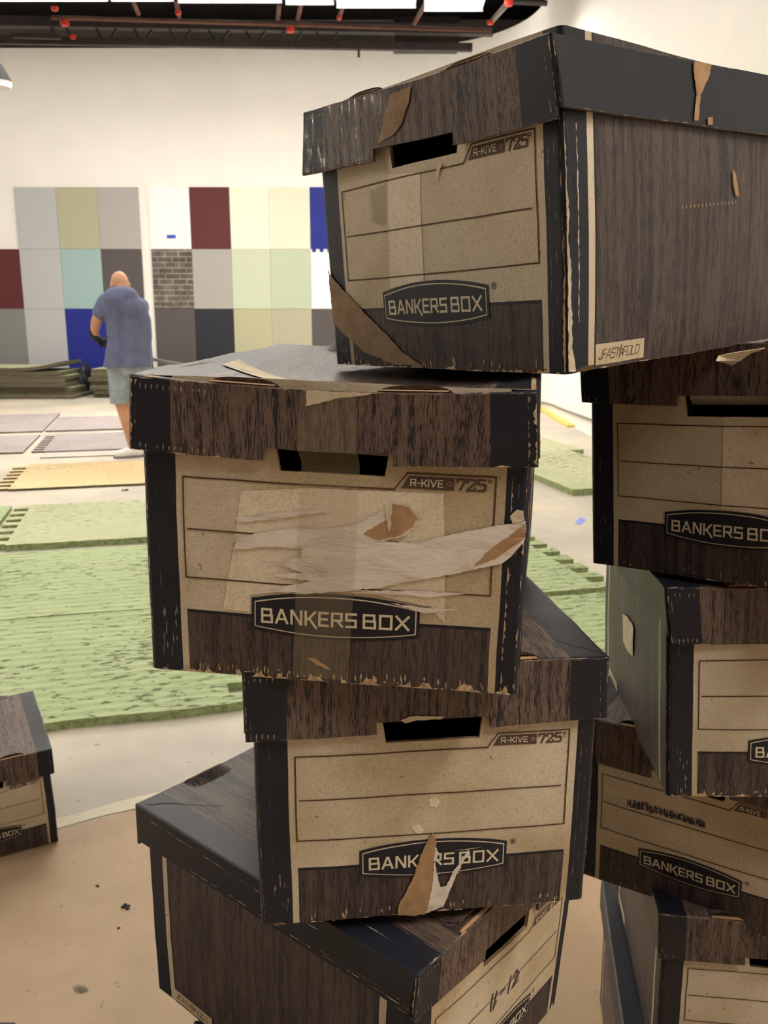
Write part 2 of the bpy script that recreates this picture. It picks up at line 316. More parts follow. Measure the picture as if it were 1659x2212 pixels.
# ------------------------------------------------------------------ lettering made of strokes
def _p(*s): return s
GL = {
 'B': (1.0, [[(0, 0), (0, 1), (.92, 1), (.92, .52)], [(0, .52), (.92, .52)], [(0, 0), (1, 0), (1, .52), (.92, .52)]]),
 'A': (1.1, [[(0, 0), (.5, 1), (.6, 1), (1.1, 0)], [(.22, .3), (.88, .3)]]),
 'N': (1.0, [[(0, 0), (0, 1), (.1, 1), (.92, 0), (1, 0), (1, 1)]]),
 'K': (.95, [[(0, 0), (0, 1)], [(0, .45), (.3, .45), (.95, 1)], [(.35, .5), (1.05, -.22)]]),
 'k': (.95, [[(0, 0), (0, 1)], [(0, .45), (.3, .45), (.95, 1)], [(.35, .5), (.98, 0)]]),
 'E': (.85, [[(.85, 1), (0, 1), (0, 0), (.85, 0)], [(0, .5), (.75, .5)]]),
 'R': (1.0, [[(0, 0), (0, 1), (.95, 1), (.95, .45), (0, .45)], [(.5, .45), (1.02, 0)]]),
 'S': (.95, [[(.95, 1), (0, 1), (0, .52), (.95, .52), (.95, 0), (0, 0)]]),
 'O': (1.0, [[(0, 0), (0, 1), (1, 1), (1, 0), (0, 0)]]),
 'X': (1.05, [[(0, 0), (1.05, 1)], [(0, 1), (1.05, 0)]]),
 'I': (.02, [[(0, 0), (0, 1)]]),
 'V': (1.05, [[(0, 1), (.5, 0), (.55, 0), (1.05, 1)]]),
 '-': (.45, [[(0, .45), (.45, .45)]]),
 '7': (.95, [[(0, .78), (0, 1), (.95, 1), (.95, .85), (.4, 0)]]),
 '2': (.95, [[(0, .72), (0, .9), (.15, 1), (.8, 1), (.95, .88), (.95, .68), (.1, .12), (0, 0), (.95, 0), (.95, .2)]]),
 '5': (.95, [[(.9, 1), (.05, 1), (.05, .58), (.8, .58), (.95, .48), (.95, .12), (.82, 0), (0, 0)]]),
 'F': (.8, [[(.8, 1), (0, 1), (0, 0)], [(0, .5), (.7, .5)]]),
 'T': (.9, [[(0, 1), (.9, 1)], [(.45, 1), (.45, 0)]]),
 'L': (.75, [[(0, 1), (0, 0), (.75, 0)]]),
 'D': (.95, [[(0, 0), (0, 1), (.7, 1), (.95, .8), (.95, .2), (.7, 0), (0, 0)]]),
 ' ': (.25, []),
}
def strokes(txt, x0, z0, h, w, gap=0.32, target=None, slant=0.0):
    """letters as ink polygons: list of convex quads in mm"""
    tot = 0
    for i, c in enumerate(txt): tot += GL[c][0] + gap
    tot -= gap
    sx = h if target is None else target / tot
    out = []; x = x0
    for c in txt:
        for pl in GL[c][1]:
            pts = [(x + a * sx + slant * b * h, z0 + b * h) for a, b in pl]
            for k in range(len(pts) - 1): out.append(seg(pts[k], pts[k + 1], w, w * 0.5))
        x += (GL[c][0] + gap) * sx
    return out
def seg(a, b, w, ext=0.0):
    dx, dz = b[0] - a[0], b[1] - a[1]; L = math.hypot(dx, dz) or 1e-6
    ux, uz = dx / L, dz / L; nx, nz = -uz * w / 2, ux * w / 2
    a = (a[0] - ux * ext, a[1] - uz * ext); b = (b[0] + ux * ext, b[1] + uz * ext)
    return [(a[0] + nx, a[1] + nz), (a[0] - nx, a[1] - nz), (b[0] - nx, b[1] - nz), (b[0] + nx, b[1] + nz)]
def poly_line(pts, w, closed=False, step=14):
    out = []
    n = len(pts)
    for k in range(n if closed else n - 1):
        a, b = pts[k], pts[(k + 1) % n]
        L = math.hypot(b[0] - a[0], b[1] - a[1]); m = max(1, int(L / step))
        for i in range(m):
            p = (a[0] + (b[0] - a[0]) * i / m, a[1] + (b[1] - a[1]) * i / m); q = (a[0] + (b[0] - a[0]) * (i + 1) / m, a[1] + (b[1] - a[1]) * (i + 1) / m)
            out.append(seg(p, q, w, w * 0.5 if (i in (0, m - 1)) else 0.02))
    return out
def arc_badge(x0, x1, zl, zh, ztop, zbot, n=20):
    """outline of the curved name badge: straight sides, bowed top and bottom"""
    up = [(x0 + (x1 - x0) * i / n, zh + (ztop - zh) * (1 - (2 * i / n - 1) ** 2)) for i in range(n + 1)]
    dn = [(x1 - (x1 - x0) * i / n, zl + (zbot - zl) * (1 - (2 * i / n - 1) ** 2)) for i in range(n + 1)]
    return up, dn
def jag(poly, amp=0.8, step=4.0, rng=None):
    """roughen a torn outline"""
    out = []; n = len(poly)
    for i in range(n):
        a, b = poly[i], poly[(i + 1) % n]; L = math.hypot(b[0] - a[0], b[1] - a[1]); m = max(1, int(L / step))
        for k in range(m):
            t = k / m; j = amp if k else amp * 0.3
            out.append((a[0] + (b[0] - a[0]) * t + rng.uniform(-j, j), a[1] + (b[1] - a[1]) * t + rng.uniform(-j, j)))
    return out

# ------------------------------------------------------------------ the storage boxes
BW, BD, BH = .32, .405, .26
LW, LD, LT, LH = .340, .425, .265, .068
LY0 = -(LD - BD) / 2
BLO, BHI = Vector((-BW / 2, 0, 0)), Vector((BW / 2, BD, BH - .066))
LLO, LHI = Vector((-LW / 2, LY0, LT - .066)), Vector((LW / 2, LY0 + LD, LT))

def rot_m(yaw, tx, ty):
    return Matrix.Rotation(R(yaw), 3, 'Z') @ Matrix.Rotation(R(tx), 3, 'X') @ Matrix.Rotation(R(ty), 3, 'Y')

class Warp:
    """gentle crush of one box: rounded upright corners, bulged walls, corner shifts, small dents"""
    def __init__(s, kind, corners, seed, bulge, sag, amp=0.0012, rad=.006):
        s.kind, s.c, s.seed, s.b, s.sag, s.amp, s.r = kind, [Vector(c) / 1000 for c in corners], seed, bulge, sag, amp, rad
        s.lo, s.hi = (BLO, BHI) if kind == 'b' else (LLO, LHI)
        s.hx = BW / 2 if kind == 'b' else LW / 2
        s.y0, s.y1 = (0, BD) if kind == 'b' else (LY0, LY0 + LD)
    def __call__(s, p):
        p = Vector(p); r = s.r
        qx = min(max(p.x, -s.hx + r), s.hx - r); qy = min(max(p.y, s.y0 + r), s.y1 - r)
        v = Vector((p.x - qx, p.y - qy)); L = v.length
        if abs(v.x) > 1e-7 and abs(v.y) > 1e-7:
            m = max(abs(v.x), abs(v.y)); v = v / L * m
            p = Vector((qx + v.x, qy + v.y, p.z))
        if s.kind == 'l':                       # round the fold between lid top and lid walls
            e = min(p.x + s.hx, s.hx - p.x, p.y - s.y0, s.y1 - p.y)
            d = LT - p.z
            if e < .004 and d < .004:
                k = (.004 - max(e, 0)) / .004; p.z -= .0016 * k * k * max(0, 1 - d / .004)
        ux = max(0, 1 - (p.x / s.hx) ** 2); uy = max(0, 1 - ((p.y - (s.y0 + s.y1) / 2) / ((s.y1 - s.y0) / 2)) ** 2)
        ty = (p.y - s.y0) / (s.y1 - s.y0)
        if s.kind == 'b':
            uz = max(0, 1 - (2 * p.z / BH - 1) ** 2)
            p.y += (-s.b * (1 - ty) + s.b * ty) * ux * uz
            p.x += s.b * 1.2 * (p.x / s.hx) * uy * uz
        else:
            uz = min(1, max(0, (LT - p.z) / LH))
            p.y += (-s.b * (1 - ty) + s.b * ty) * ux * uz
            p.z -= s.sag * ux ** 0.8 * uy ** 0.8 * (1 if p.z > LT - .03 else 0.6)
            fr = (1 - ty) ** 6
            p.z -= s.sag * 0.25 * ux * fr
        t = [min(1.15, max(-.15, (p[i] - s.lo[i]) / (s.hi[i] - s.lo[i]))) for i in range(3)]
        d = Vector()
        for i in range(8):
            a, b, c = i & 1, (i >> 1) & 1, i >> 2
            d += s.c[i] * ((t[0] if a else 1 - t[0]) * (t[1] if b else 1 - t[1]) * (t[2] if c else 1 - t[2]))
        q = p * 9 + Vector((s.seed * 3.1, s.seed * 1.7, s.seed))
        d += noise.noise_vector(q) * s.amp + noise.noise_vector(q * 3.3) * s.amp * .35
        return p + d

BMATS = ['navy', 'cream', 'wood', 'woodtop', 'woodb', 'kraft', 'kraftd', 'white', 'paper', 'cork', 'fray', 'line', 'ink', 'mark', 'residue', 'stain', 'tapey', 'shiny', 'hole', 'corr', 'print', 'inside']
MI = {n: i for i, n in enumerate(BMATS)}

def place2(pl, u, v, off):
    """a point given in mm on one face of a box, lifted off it"""
    u /= 1000; v /= 1000
    if pl == 'bf': return Vector((u - BW / 2, -off, v))
    if pl == 'br': return Vector((BW / 2 + off, u, v))
    if pl == 'bl': return Vector((-BW / 2 - off, u, v))
    if pl == 'lf': return Vector((u - LW / 2, LY0 - off, v))
    if pl == 'lr': return Vector((LW / 2 + off, u, v))
    if pl == 'll': return Vector((-LW / 2 - off, u, v))
    if pl == 'lt': return Vector((u - LW / 2, v / 1 + 0, LT + off))

def flat(bm, pl, poly, mi, off, ori, sub=True):
    """ink or torn paper: a thin polygon laid on the face"""
    vs = [bm.verts.new(place2(pl, a, b, off)) for a, b in poly]
    if len(vs) <= 4:
        fs = [bm.faces.new(vs)]
    else:
        tri = tessellate_polygon([[Vector((a, b, 0)) for a, b in poly]])
        fs = []
        for t in tri:
            try: fs.append(bm.faces.new([vs[i] for i in t]))
            except ValueError: pass
    want = {'bf': Vector((0, -1, 0)), 'br': Vector((1, 0, 0)), 'bl': Vector((-1, 0, 0)), 'lf': Vector((0, -1, 0)), 'lr': Vector((1, 0, 0)), 'll': Vector((-1, 0, 0)), 'lt': Vector((0, 0, 1))}[pl]
    for f in fs:
        f.normal_update(); f.material_index = mi
        if f.normal.dot(want) < 0: f.normal_flip()
    return fs
def subdivide_long(bm, maxlen=.016):
    for _ in range(4):
        es = [e for e in bm.edges if e.calc_length() > maxlen]
        if not es: break
        bmesh.ops.subdivide_edges(bm, edges=es, cuts=1, use_grid_fill=False)
        bmesh.ops.triangulate(bm, faces=[f for f in bm.faces if len(f.verts) > 4])

def lines(a, b, must, step):
    xs = sorted(set([a, b] + [m for m in must if a < m < b])); out = []
    for p, q in zip(xs, xs[1:]):
        n = max(1, round((q - p) / step))
        out += [p + (q - p) * i / n for i in range(n)]
    return out + [b]

def frayed_edge(bm, pl, a, b, inward, wmax, rng, mi, off=.0006, dens=0.5, step=1.6):
    """worn fold: slivers of bare paper of varying width along a fold"""
    L = math.hypot(b[0] - a[0], b[1] - a[1]); n = max(2, int(L / step)); ph = rng.uniform(0, 100)
    pts = []
    for i in range(n + 1):
        t = i / n
        wv = (noise.noise(Vector((t * L / 16 + ph, 0, 0))) * .9 + noise.noise(Vector((t * L / 4 + ph, 5, 0))) * .6 + (dens - .5) * 1.2)
        pts.append((t, max(0.0, wv) * wmax))
    for (t0, w0), (t1, w1) in zip(pts, pts[1:]):
        if w0 <= 0 and w1 <= 0: continue
        p0 = (a[0] + (b[0] - a[0]) * t0, a[1] + (b[1] - a[1]) * t0); p1 = (a[0] + (b[0] - a[0]) * t1, a[1] + (b[1] - a[1]) * t1)
        q0 = (p0[0] + inward[0] * w0, p0[1] + inward[1] * w0); q1 = (p1[0] + inward[0] * w1, p1[1] + inward[1] * w1)
        poly = [p0, p1, q1, q0]
        if w0 <= 1e-6: poly = [p0, p1, q1]
        elif w1 <= 1e-6: poly = [p0, p1, q0]
        flat(bm, pl, poly, mi, off, None)
def flecks(bm, pl, x0, x1, z0, z1, n, rng, mi, off=.0006, w=1.2, h=5):
    for _ in range(n):
        x, z = rng.uniform(x0, x1), rng.uniform(z0, z1); a = rng.uniform(.4, 1) * w; b = rng.uniform(.3, 1) * h
        flat(bm, pl, [(x - a / 2, z), (x + a * .1, z - b / 2), (x + a / 2, z + b * .1), (x, z + b / 2)], mi, off, None)

def body_mesh(key, warp, rng, tears, extra):
    bm = bmesh.new()
    HZ0, HZ1 = 186, 214
    xl = lambda z: 119 - 4 * (z - HZ0) / (HZ1 - HZ0); xr = lambda z: 206 + 4 * (z - HZ0) / (HZ1 - HZ0)
    zs = lines(0, 260, [3, 56, 59, HZ0, HZ1], 12)
    for back in (False, True):                       # front and back walls with the hand hole
        V = {}
        for z in zs:
            zc = min(max(z, HZ0), HZ1); a, b = xl(zc), xr(zc)
            xs = lines(0, a, [1.5, 3, 4.5, 6, 30, 36], 12) + [a + (b - a) * q / 8 for q in range(1, 9)] + lines(b, 320, [295, 301, 314, 315.5, 317, 318.5], 12)[1:]
            for i, x in enumerate(xs):
                y = BD if back else 0.0
                V[(z, i)] = bm.verts.new((x / 1000 - BW / 2, y, z / 1000))
            row = xs
        n = len(row); 
        na = len(lines(0, xl(HZ0), [1.5, 3, 4.5, 6, 30, 36], 12)) - 1
        nb = 8
        for z0, z1 in zip(zs, zs[1:]):
            for i in range(n - 1):
                if HZ0 <= z0 < HZ1 and na <= i < na + nb: continue
                vs = [V[(z0, i)], V[(z0, i + 1)], V[(z1, i + 1)], V[(z1, i)]]
                if back: vs.reverse()
                f = bm.faces.new(vs); c = f.calc_center_median(); x, z = c.x * 1000 + 160, c.z * 1000
                m = 'navy'
                if 30 < x < 301: m = 'cream'
                if 36 < x < 295 and z < 59: m = 'woodb' if z < 56 else 'navy'
                f.material_index = MI[m]
    for sx in (-1, 1):                               # side walls
        ys = lines(0, 405, [1.5, 3, 4.5, 6, 22, 29.5, 38, 41, 364, 367, 375.5, 383, 400, 402, 403.5], 12)
        V = {(z, i): bm.verts.new((sx * BW / 2, y / 1000, z / 1000)) for z in zs for i, y in enumerate(ys)}
        for z0, z1 in zip(zs, zs[1:]):
            for i in range(len(ys) - 1):
                vs = [V[(z0, i)], V[(z0, i + 1)], V[(z1, i + 1)], V[(z1, i)]]
                if sx < 0: vs.reverse()
                f = bm.faces.new(vs); y = (ys[i] + ys[i + 1]) / 2
                f.material_index = MI['woodb'] if 41 < y < 364 else (MI['cream'] if (29.5 < y < 38 and sx > 0) or (367 < y < 375.5 and sx < 0) or (31 < y < 36 or 369 < y < 374) else MI['navy'])
    xs = lines(0, 320, [1.5, 3, 4.5, 6, 314, 315.5, 317, 318.5], 16); ys = lines(0, 405, [1.5, 3, 4.5, 6, 400, 402, 403.5], 16)
    V = {(i, j): bm.verts.new((x / 1000 - BW / 2, y / 1000, 0)) for i, x in enumerate(xs) for j, y in enumerate(ys)}
    for i in range(len(xs) - 1):
        for j in range(len(ys) - 1):
            bm.faces.new((V[(i, j)], V[(i, j + 1)], V[(i + 1, j + 1)], V[(i + 1, j)])).material_index = MI['kraftd']
    bmesh.ops.remove_doubles(bm, verts=bm.verts, dist=1e-5)
    shell = bm
    # printing
    d = bmesh.new()
    o1, o2, o3, o4, o5 = .0006, .0008, .0010, .0012, .0014
    P = lambda polys, m, off: [flat(d, 'bf', q, MI[m], off, None) for q in polys]
    fr = [(36.5, 176), (36.5, 88), (293, 88), (293, 190), (224, 190), (214, 176)]
    P(poly_line(fr, 1.3, True), 'line', o1)
    P(poly_line([(40, 131), (287, 131)], 1.3), 'line', o1)
    P([[(219.5, 177.5), (261, 177.5), (261, 187.6), (225.5, 187.6)]], 'ink', o1)
    P(strokes('R-kIVE', 227, 180, 5.2, .85, .40, 25), 'print', o2)
    P(ring(257.3, 182.6, 1.6, .45), 'cream', o2)
    P(strokes('725', 263.5, 178.2, 8.8, 1.7, .38, 21.5), 'ink', o1)
    P(ring(288.3, 186.4, 1.2, .8), 'ink', o1)
    for grow, m, off in ((0, 'navy', o1), (2.6, 'print', o2), (3.6, 'navy', o3)):
        up, dn = arc_badge(94 + grow, 237 - grow, 46 + grow, 74 - grow, 82 - grow, 40 + grow)
        for i in range(20):
            a, b = up[i], up[i + 1]; c, e = dn[20 - i - 1], dn[20 - i]
            P([[a, b, c, e]], m, off)
    P(strokes('BANKERS', 103.5, 53.2, 11.6, 2.1, .46, 80.5), 'print', o4)
    P(strokes('BOX', 191, 53.2, 11.6, 2.1, .46, 37), 'print', o4)
    P(ring(243.2, 73.0, 2.7, .5), 'navy', o1)
    P(strokes('R', 242.2, 71.6, 2.6, .5, .3, 2.0), 'navy', o1)
    for pl, s in (('br', 1), ('bl', -1)):
        u0 = 38 if s > 0 else 294
        if key != 'D' or pl == 'bl':
            q = [(u0 + 1, 3), (u0 + 76, 3), (u0 + 76, 20), (u0 + 1, 20)]
            flat(d, pl, q, MI['cream'], o1, None)
            tw = strokes('FAST', u0 + 11, 7.5, 7.5, .7, .22, 24, .3) + strokes('FOLD', u0 + 42, 7.5, 7.5, .7, .22, 25, .3) + poly_line([(u0 + 36, 6.5), (u0 + 39.5, 17.5), (u0 + 42, 9), (u0 + 35.5, 13.5), (u0 + 43, 13.5), (u0 + 36, 6.5)], .6) + poly_line([(u0 + 6, 7.5), (u0 + 9, 7.5), (u0 + 12, 15)], .7)
            for t in tw:
                if pl == 'bl': t = [(2 * u0 + 77 - a, b) for a, b in t]
                flat(d, pl, t, MI['line'], o2, None)
    # wear
    frayed_edge(d, 'bf', (6, 0), (314, 0), (0, 1), 5.5 * extra.get('wear', 1), rng, MI['cork'], o2, .58 if extra.get('wear', 1) > .8 else .38)
    frayed_edge(d, 'bf', (33, 0), (314, 0), (0, 1), 3, rng, MI['paper'], o3, .35)
    for u in (2.4, 317.6):
        frayed_edge(d, 'bf', (u, 4), (u, 200), (1 if u < 9 else -1, 0), 1.8 * extra.get('wear', 1), rng, MI['cork'], o2, .5)
    for u in (13, 311):
        frayed_edge(d, 'bf', (u, 4), (u, 196), (1, 0), 1.1, rng, MI['fray'], o1, .42)
    frayed_edge(d, 'bf', (305.5, 2), (305.5, 190), (1, 0), 3.0 * extra.get('redge', .3), rng, MI['cork'], o2, .62)
    flecks(d, 'bf', 12, 27, 2, 60, int(9 * extra.get('wear', 1)), rng, MI['fray'], o2, 1.4, 12)
    flecks(d, 'bf', 40, 292, 3, 9, int(26 * extra.get('wear', 1)), rng, MI['cork'], o2, 2.2, 9)
    for pl in ('br', 'bl'):
        frayed_edge(d, pl, (1, 2), (1, 200), (1, 0), extra.get('corner', 1.6), rng, MI['cork'], o2, extra.get('cd', .5))
        frayed_edge(d, pl, (16, 20), (16, 170), (1, 0), .8, rng, MI['fray'], o1, .45)
        frayed_edge(d, pl, (6, 0), (400, 0), (0, 1), 2.2, rng, MI['cork'], o2, .42)
    if extra.get('dots'):
        for i in range(15):
            u = 168 + i * 7.2; v = 132 + i * .55
            flat(d, 'br', [(u - .9, v), (u, v - 2), (u + .9, v), (u, v + 2)], MI['cork'], o1, None)
    for (k, pl, m, poly) in tears:
        if pl[0] != 'b' or m == 'patch': continue
        off = {'residue': .00035, 'stain': .0014, 'white': .0017, 'kraft': .0020, 'kraftd': .0018, 'paper': .0022}[m]
        flat(d, pl, jag(poly, .25 if m in ('residue', 'stain') else .7, 3.0, rng), MI[m], off, None)
        if m == 'white' and len(poly) > 12:
            for _ in range(16 if len(poly) > 20 else 3):           # torn ridges across the bare paper
                i = rng.randrange(len(poly)); x, z = poly[i]; L = rng.uniform(8, 34)
                x = min(max(x, 85), 285)
                flat(d, pl, [(x - L / 2, z + rng.uniform(-1, 1)), (x, z - .5), (x + L / 2, z + rng.uniform(0, 4)), (x, z + .6)], MI['paper'], .0019, None)
    for kind, x0, z0, pts in extra.get('writing', []):
        if kind == 'pen':
            for pl in pts: P(poly_line([(x0 + a * 1.25, z0 + b * 1.35) for a, b in pl], 2.2), 'mark', o2)
        if kind == 'scrawl':
            for c in range(pts):
                cx = x0 + c * 6.4; cz = z0 + rng.uniform(-1.5, 1.5)
                for _ in range(11):
                    a = (cx + rng.uniform(-3.4, 3.4), cz + rng.uniform(-6.5, 6.5)); b = (cx + rng.uniform(-3.4, 3.4), cz + rng.uniform(-6.5, 6.5))
                    P([seg(a, b, rng.uniform(.6, 1.7), .3)], 'mark', o2)
    return shell, d
def ring(cx, cz, r, w, n=14):
    out = []
    for i in range(n):
        a, b = 2 * math.pi * i / n, 2 * math.pi * (i + 1) / n
        out.append([(cx + (r + w / 2) * math.cos(a), cz + (r + w / 2) * math.sin(a)), (cx + (r + w / 2) * math.cos(b), cz + (r + w / 2) * math.sin(b)),
                    (cx + max(0.01, r - w / 2) * math.cos(b), cz + max(0.01, r - w / 2) * math.sin(b)), (cx + max(0.01, r - w / 2) * math.cos(a), cz + max(0.01, r - w / 2) * math.sin(a))])
    return out

def lid_mesh(key, rng, tears, extra):
    bm = bmesh.new()
    zb, zn, zsde = LT * 1000 - 68, LT * 1000 - 56, LT * 1000 - extra.get('side', 60)
    zt = LT * 1000
    N0, N1 = 119, 225
    band = 38
    for back in (False, True):
        xs = lines(0, 340, [1.5, 3, 4.5, 6, band, N0, N1, 340 - band, 334, 335.5, 337, 338.5], 10)
        zs = lines(zb, zt, [zn, zt - 1.5, zt - 3, zt - 4], 10)
        y = LY0 + LD if back else LY0
        V = {(i, j): bm.verts.new((x / 1000 - LW / 2, y, z / 1000)) for i, x in enumerate(xs) for j, z in enumerate(zs)}
        for i in range(len(xs) - 1):
            for j in range(len(zs) - 1):
                x = (xs[i] + xs[i + 1]) / 2; z = (zs[j] + zs[j + 1]) / 2
                if N0 < x < N1 and z < zn: continue
                vs = [V[(i, j)], V[(i + 1, j)], V[(i + 1, j + 1)], V[(i, j + 1)]]
                if back: vs.reverse()
                f = bm.faces.new(vs); f.material_index = MI['navy'] if (x < band or x > 340 - band) else MI['wood']
    for sx in (-1, 1):
        ys = lines(0, 425, [1.5, 3, 4.5, 6, 419, 420.5, 422, 423.5], 12); zs = lines(zsde, zt, [zt - 1.5, zt - 3, zt - 4], 10)
        V = {(i, j): bm.verts.new((sx * LW / 2, LY0 + y / 1000, z / 1000)) for i, y in enumerate(ys) for j, z in enumerate(zs)}
        for i in range(len(ys) - 1):
            for j in range(len(zs) - 1):
                vs = [V[(i, j)], V[(i + 1, j)], V[(i + 1, j + 1)], V[(i, j + 1)]]
                if sx < 0: vs.reverse()
                bm.faces.new(vs).material_index = MI['navy']
    xs = lines(0, 340, [1.5, 3, 4.5, 6, band, 340 - band, 334, 335.5, 337, 338.5], 12); ys = lines(0, 425, [1.5, 3, 4.5, 6, 419, 420.5, 422, 423.5], 12)
    V = {(i, j): bm.verts.new((x / 1000 - LW / 2, LY0 + y / 1000, LT)) for i, x in enumerate(xs) for j, y in enumerate(ys)}
    for i in range(len(xs) - 1):
        for j in range(len(ys) - 1):
            x = (xs[i] + xs[i + 1]) / 2
            bm.faces.new((V[(i, j)], V[(i + 1, j)], V[(i + 1, j + 1)], V[(i, j + 1)])).material_index = MI['navy'] if (x < band or x > 340 - band) else MI['woodtop']
    bmesh.ops.remove_doubles(bm, verts=bm.verts, dist=1e-5)
    d = bmesh.new()
    o1, o2, o3 = .0003, .0005, .0008
    y0 = LY0 * 1000
    # tuck slots along the front fold, each showing the folded card inside
    slots = []
    for a, b, mir in ((69, 130, 0), (211, 273, 0), (69, 130, 1), (211, 273, 1)):
        n = 12; sl = bmesh.new()
        out = [(a + (b - a) * i / n, y0 + 9.5 - 3.0 * (2 * i / n - 1) ** 4) for i in range(n + 1)] + [(b - (b - a) * i / n, y0 + .6 + 1.2 * (1 - 2 * i / n) ** 4) for i in range(n + 1)]
        fl_ = (lambda q: (q[0], 2 * y0 + 425 - q[1])) if mir else (lambda q: q)
        flat(d, 'lt', [fl_(q) for q in out], MI['corr'], o2, None)
        inn = [(a + 3 + (b - a - 6) * i / n, y0 + 5.2 - 1.6 * (2 * i / n - 1) ** 4) for i in range(n + 1)] + [(b - 3 - (b - a - 6) * i / n, y0 + 1.0) for i in range(n + 1)]
        flat(sl, 'lt', [fl_(q) for q in inn], MI['kraft'], .0022, None)
        lift = lambda t: .0006 + .0062 * (1 - (2 * t - 1) ** 4)
        PV = lambda q, z, dy=0: sl.verts.new(place2('lt', *fl_((q[0], q[1] + dy)), z))
        for i in range(n):                           # raised lip of the slot, shade below it painted black
            p, q = out[i], out[i + 1]; l0, l1 = lift(i / n), lift((i + 1) / n)
            sl.faces.new([PV(p, 0), PV(q, 0), PV(q, l1 * .45), PV(p, l0 * .45)]).material_index = MI['hole']
            sl.faces.new([PV(p, l0 * .45), PV(q, l1 * .45), PV(q, l1), PV(p, l0)]).material_index = MI['corr']
            sl.faces.new([PV(p, l0), PV(q, l1), PV(q, .0003, 16), PV(p, .0003, 16)]).material_index = MI['woodtop']
        slots.append(sl)
    wr = extra.get('wear', 1)
    frayed_edge(d, 'lf', (2, zt - .3), (338, zt - .3), (0, -1), 2.0 * wr, rng, MI['cork'], o2, .5)
    frayed_edge(d, 'lt', (2, y0 + .4), (338, y0 + .4), (0, 1), 2.0 * wr, rng, MI['cork'], o2, .5)
    frayed_edge(d, 'lf', (1, zb + .2), (N0, zb + .2), (0, 1), 1.3 * wr, rng, MI['cork'], o2, .48)
    frayed_edge(d, 'lf', (N1, zb + .2), (339, zb + .2), (0, 1), 1.3 * wr, rng, MI['cork'], o2, .48)
    for u, s in ((2.2, 1), (337.8, -1)):
        frayed_edge(d, 'lf', (u, zb + 2), (u, zt - 2), (s, 0), 2.4 * wr, rng, MI['cork'], o2, .48 + .08 * wr)
    for u, s in ((6, 1), (331, 1)):
        frayed_edge(d, 'lf', (u, zb + 2), (u, zt - 4), (s, 0), 2.4 * wr, rng, MI['fray'], o1, .46 if u < 99 else .52)
    for k in range(int(6 * wr)):
        x = 11 + k * 5.2
        for z, h in ((zt - 9, 6), (zb + 5, 7)):
            if rng.random() < .8: flat(d, 'lf', [(x - .7, z), (x, z - h * rng.uniform(.3, .8)), (x + .8, z + 1), (x, z + h * rng.uniform(.2, .5))], MI['fray'], o2, None)
    for pl in ('ll', 'lr'):
        frayed_edge(d, pl, (y0 + 3, zt - .3), (y0 + 422, zt - .3), (0, -1), 1.1 * wr, rng, MI['fray'], o2, .45)
        frayed_edge(d, pl, (y0 + 3, zsde + .2), (y0 + 422, zsde + .2), (0, 1), 1.6 * wr, rng, MI['cork'], o2, .45)
        frayed_edge(d, pl, (y0 + 1, zsde + 2), (y0 + 1, zt - 2), (1, 0), 2.2 * wr, rng, MI['cork'], o2, .5)
        if key == 'D':
            frayed_edge(d, pl, (y0 + 120, zt - 20), (y0 + 400, zt - 12), (0, -1), 2.2, rng, MI['paper'], o2, .6)
            frayed_edge(d, pl, (y0 + 4, zsde + 8), (y0 + 330, zsde + 7), (0, -1), 2.2, rng, MI['paper'], o2, .58)
            frayed_edge(d, pl, (y0 + 10, zsde + 14), (y0 + 120, zsde + 12), (0, -1), 1.8, rng, MI['fray'], o2, .6)
            frayed_edge(d, 'lt', (20, y0 + 40), (20, y0 + 210), (1, 0), 1.6, rng, MI['fray'], o2, .6)
            frayed_edge(d, pl, (y0 + 1, zsde + 1), (y0 + 1, zt - 1), (1, 0), 3.5, rng, MI['paper'], o3, .62)
            frayed_edge(d, pl, (y0 + 424, zt - 4), (y0 + 424, zsde + 4), (-1, 0), 6, rng, MI['cork'], o2, .4)
    # creases across the lid top, their shade painted as thin black lines
    for x, y, sx_, sy_, nn_ in extra.get('crease', []):
        pts = [(x, y0 + y)]
        for i in range(nn_): pts.append((pts[-1][0] + sx_ * rng.uniform(.5, 1.4), pts[-1][1] + sy_ * rng.uniform(.3, 1.6)))
        for i in range(nn_):
            flat(d, 'lt', seg(pts[i], pts[i + 1], 1.1 * (1 - i / (nn_ + 1)), .1), MI['hole'], o2, None)
    if key in ('A', 'D', 'F'):                      # black wedge painted for the shade where the front flap gapes
        flat(d, 'lr' if key == 'A' else 'll', [(y0 + 1.5, zsde), (y0 + 5.5, zsde), (y0 + 2.5, zt - 4)], MI['hole'], o3, None)
    for (k, pl, m, poly) in tears:
        if pl[0] != 'l': continue
        off = {'paper': .0013, 'kraft': .0015, 'kraftd': .0013, 'tapey': .0018, 'residue': .0012}[m]
        if pl == 'lt' or True: poly = [(a, min(b, zt - .2) if pl != 'lt' else max(b, y0 + 1)) for a, b in poly]
        flat(d, pl, jag(poly, .6, 3.0, rng), MI[m], off, None)
    return bm, d, slots

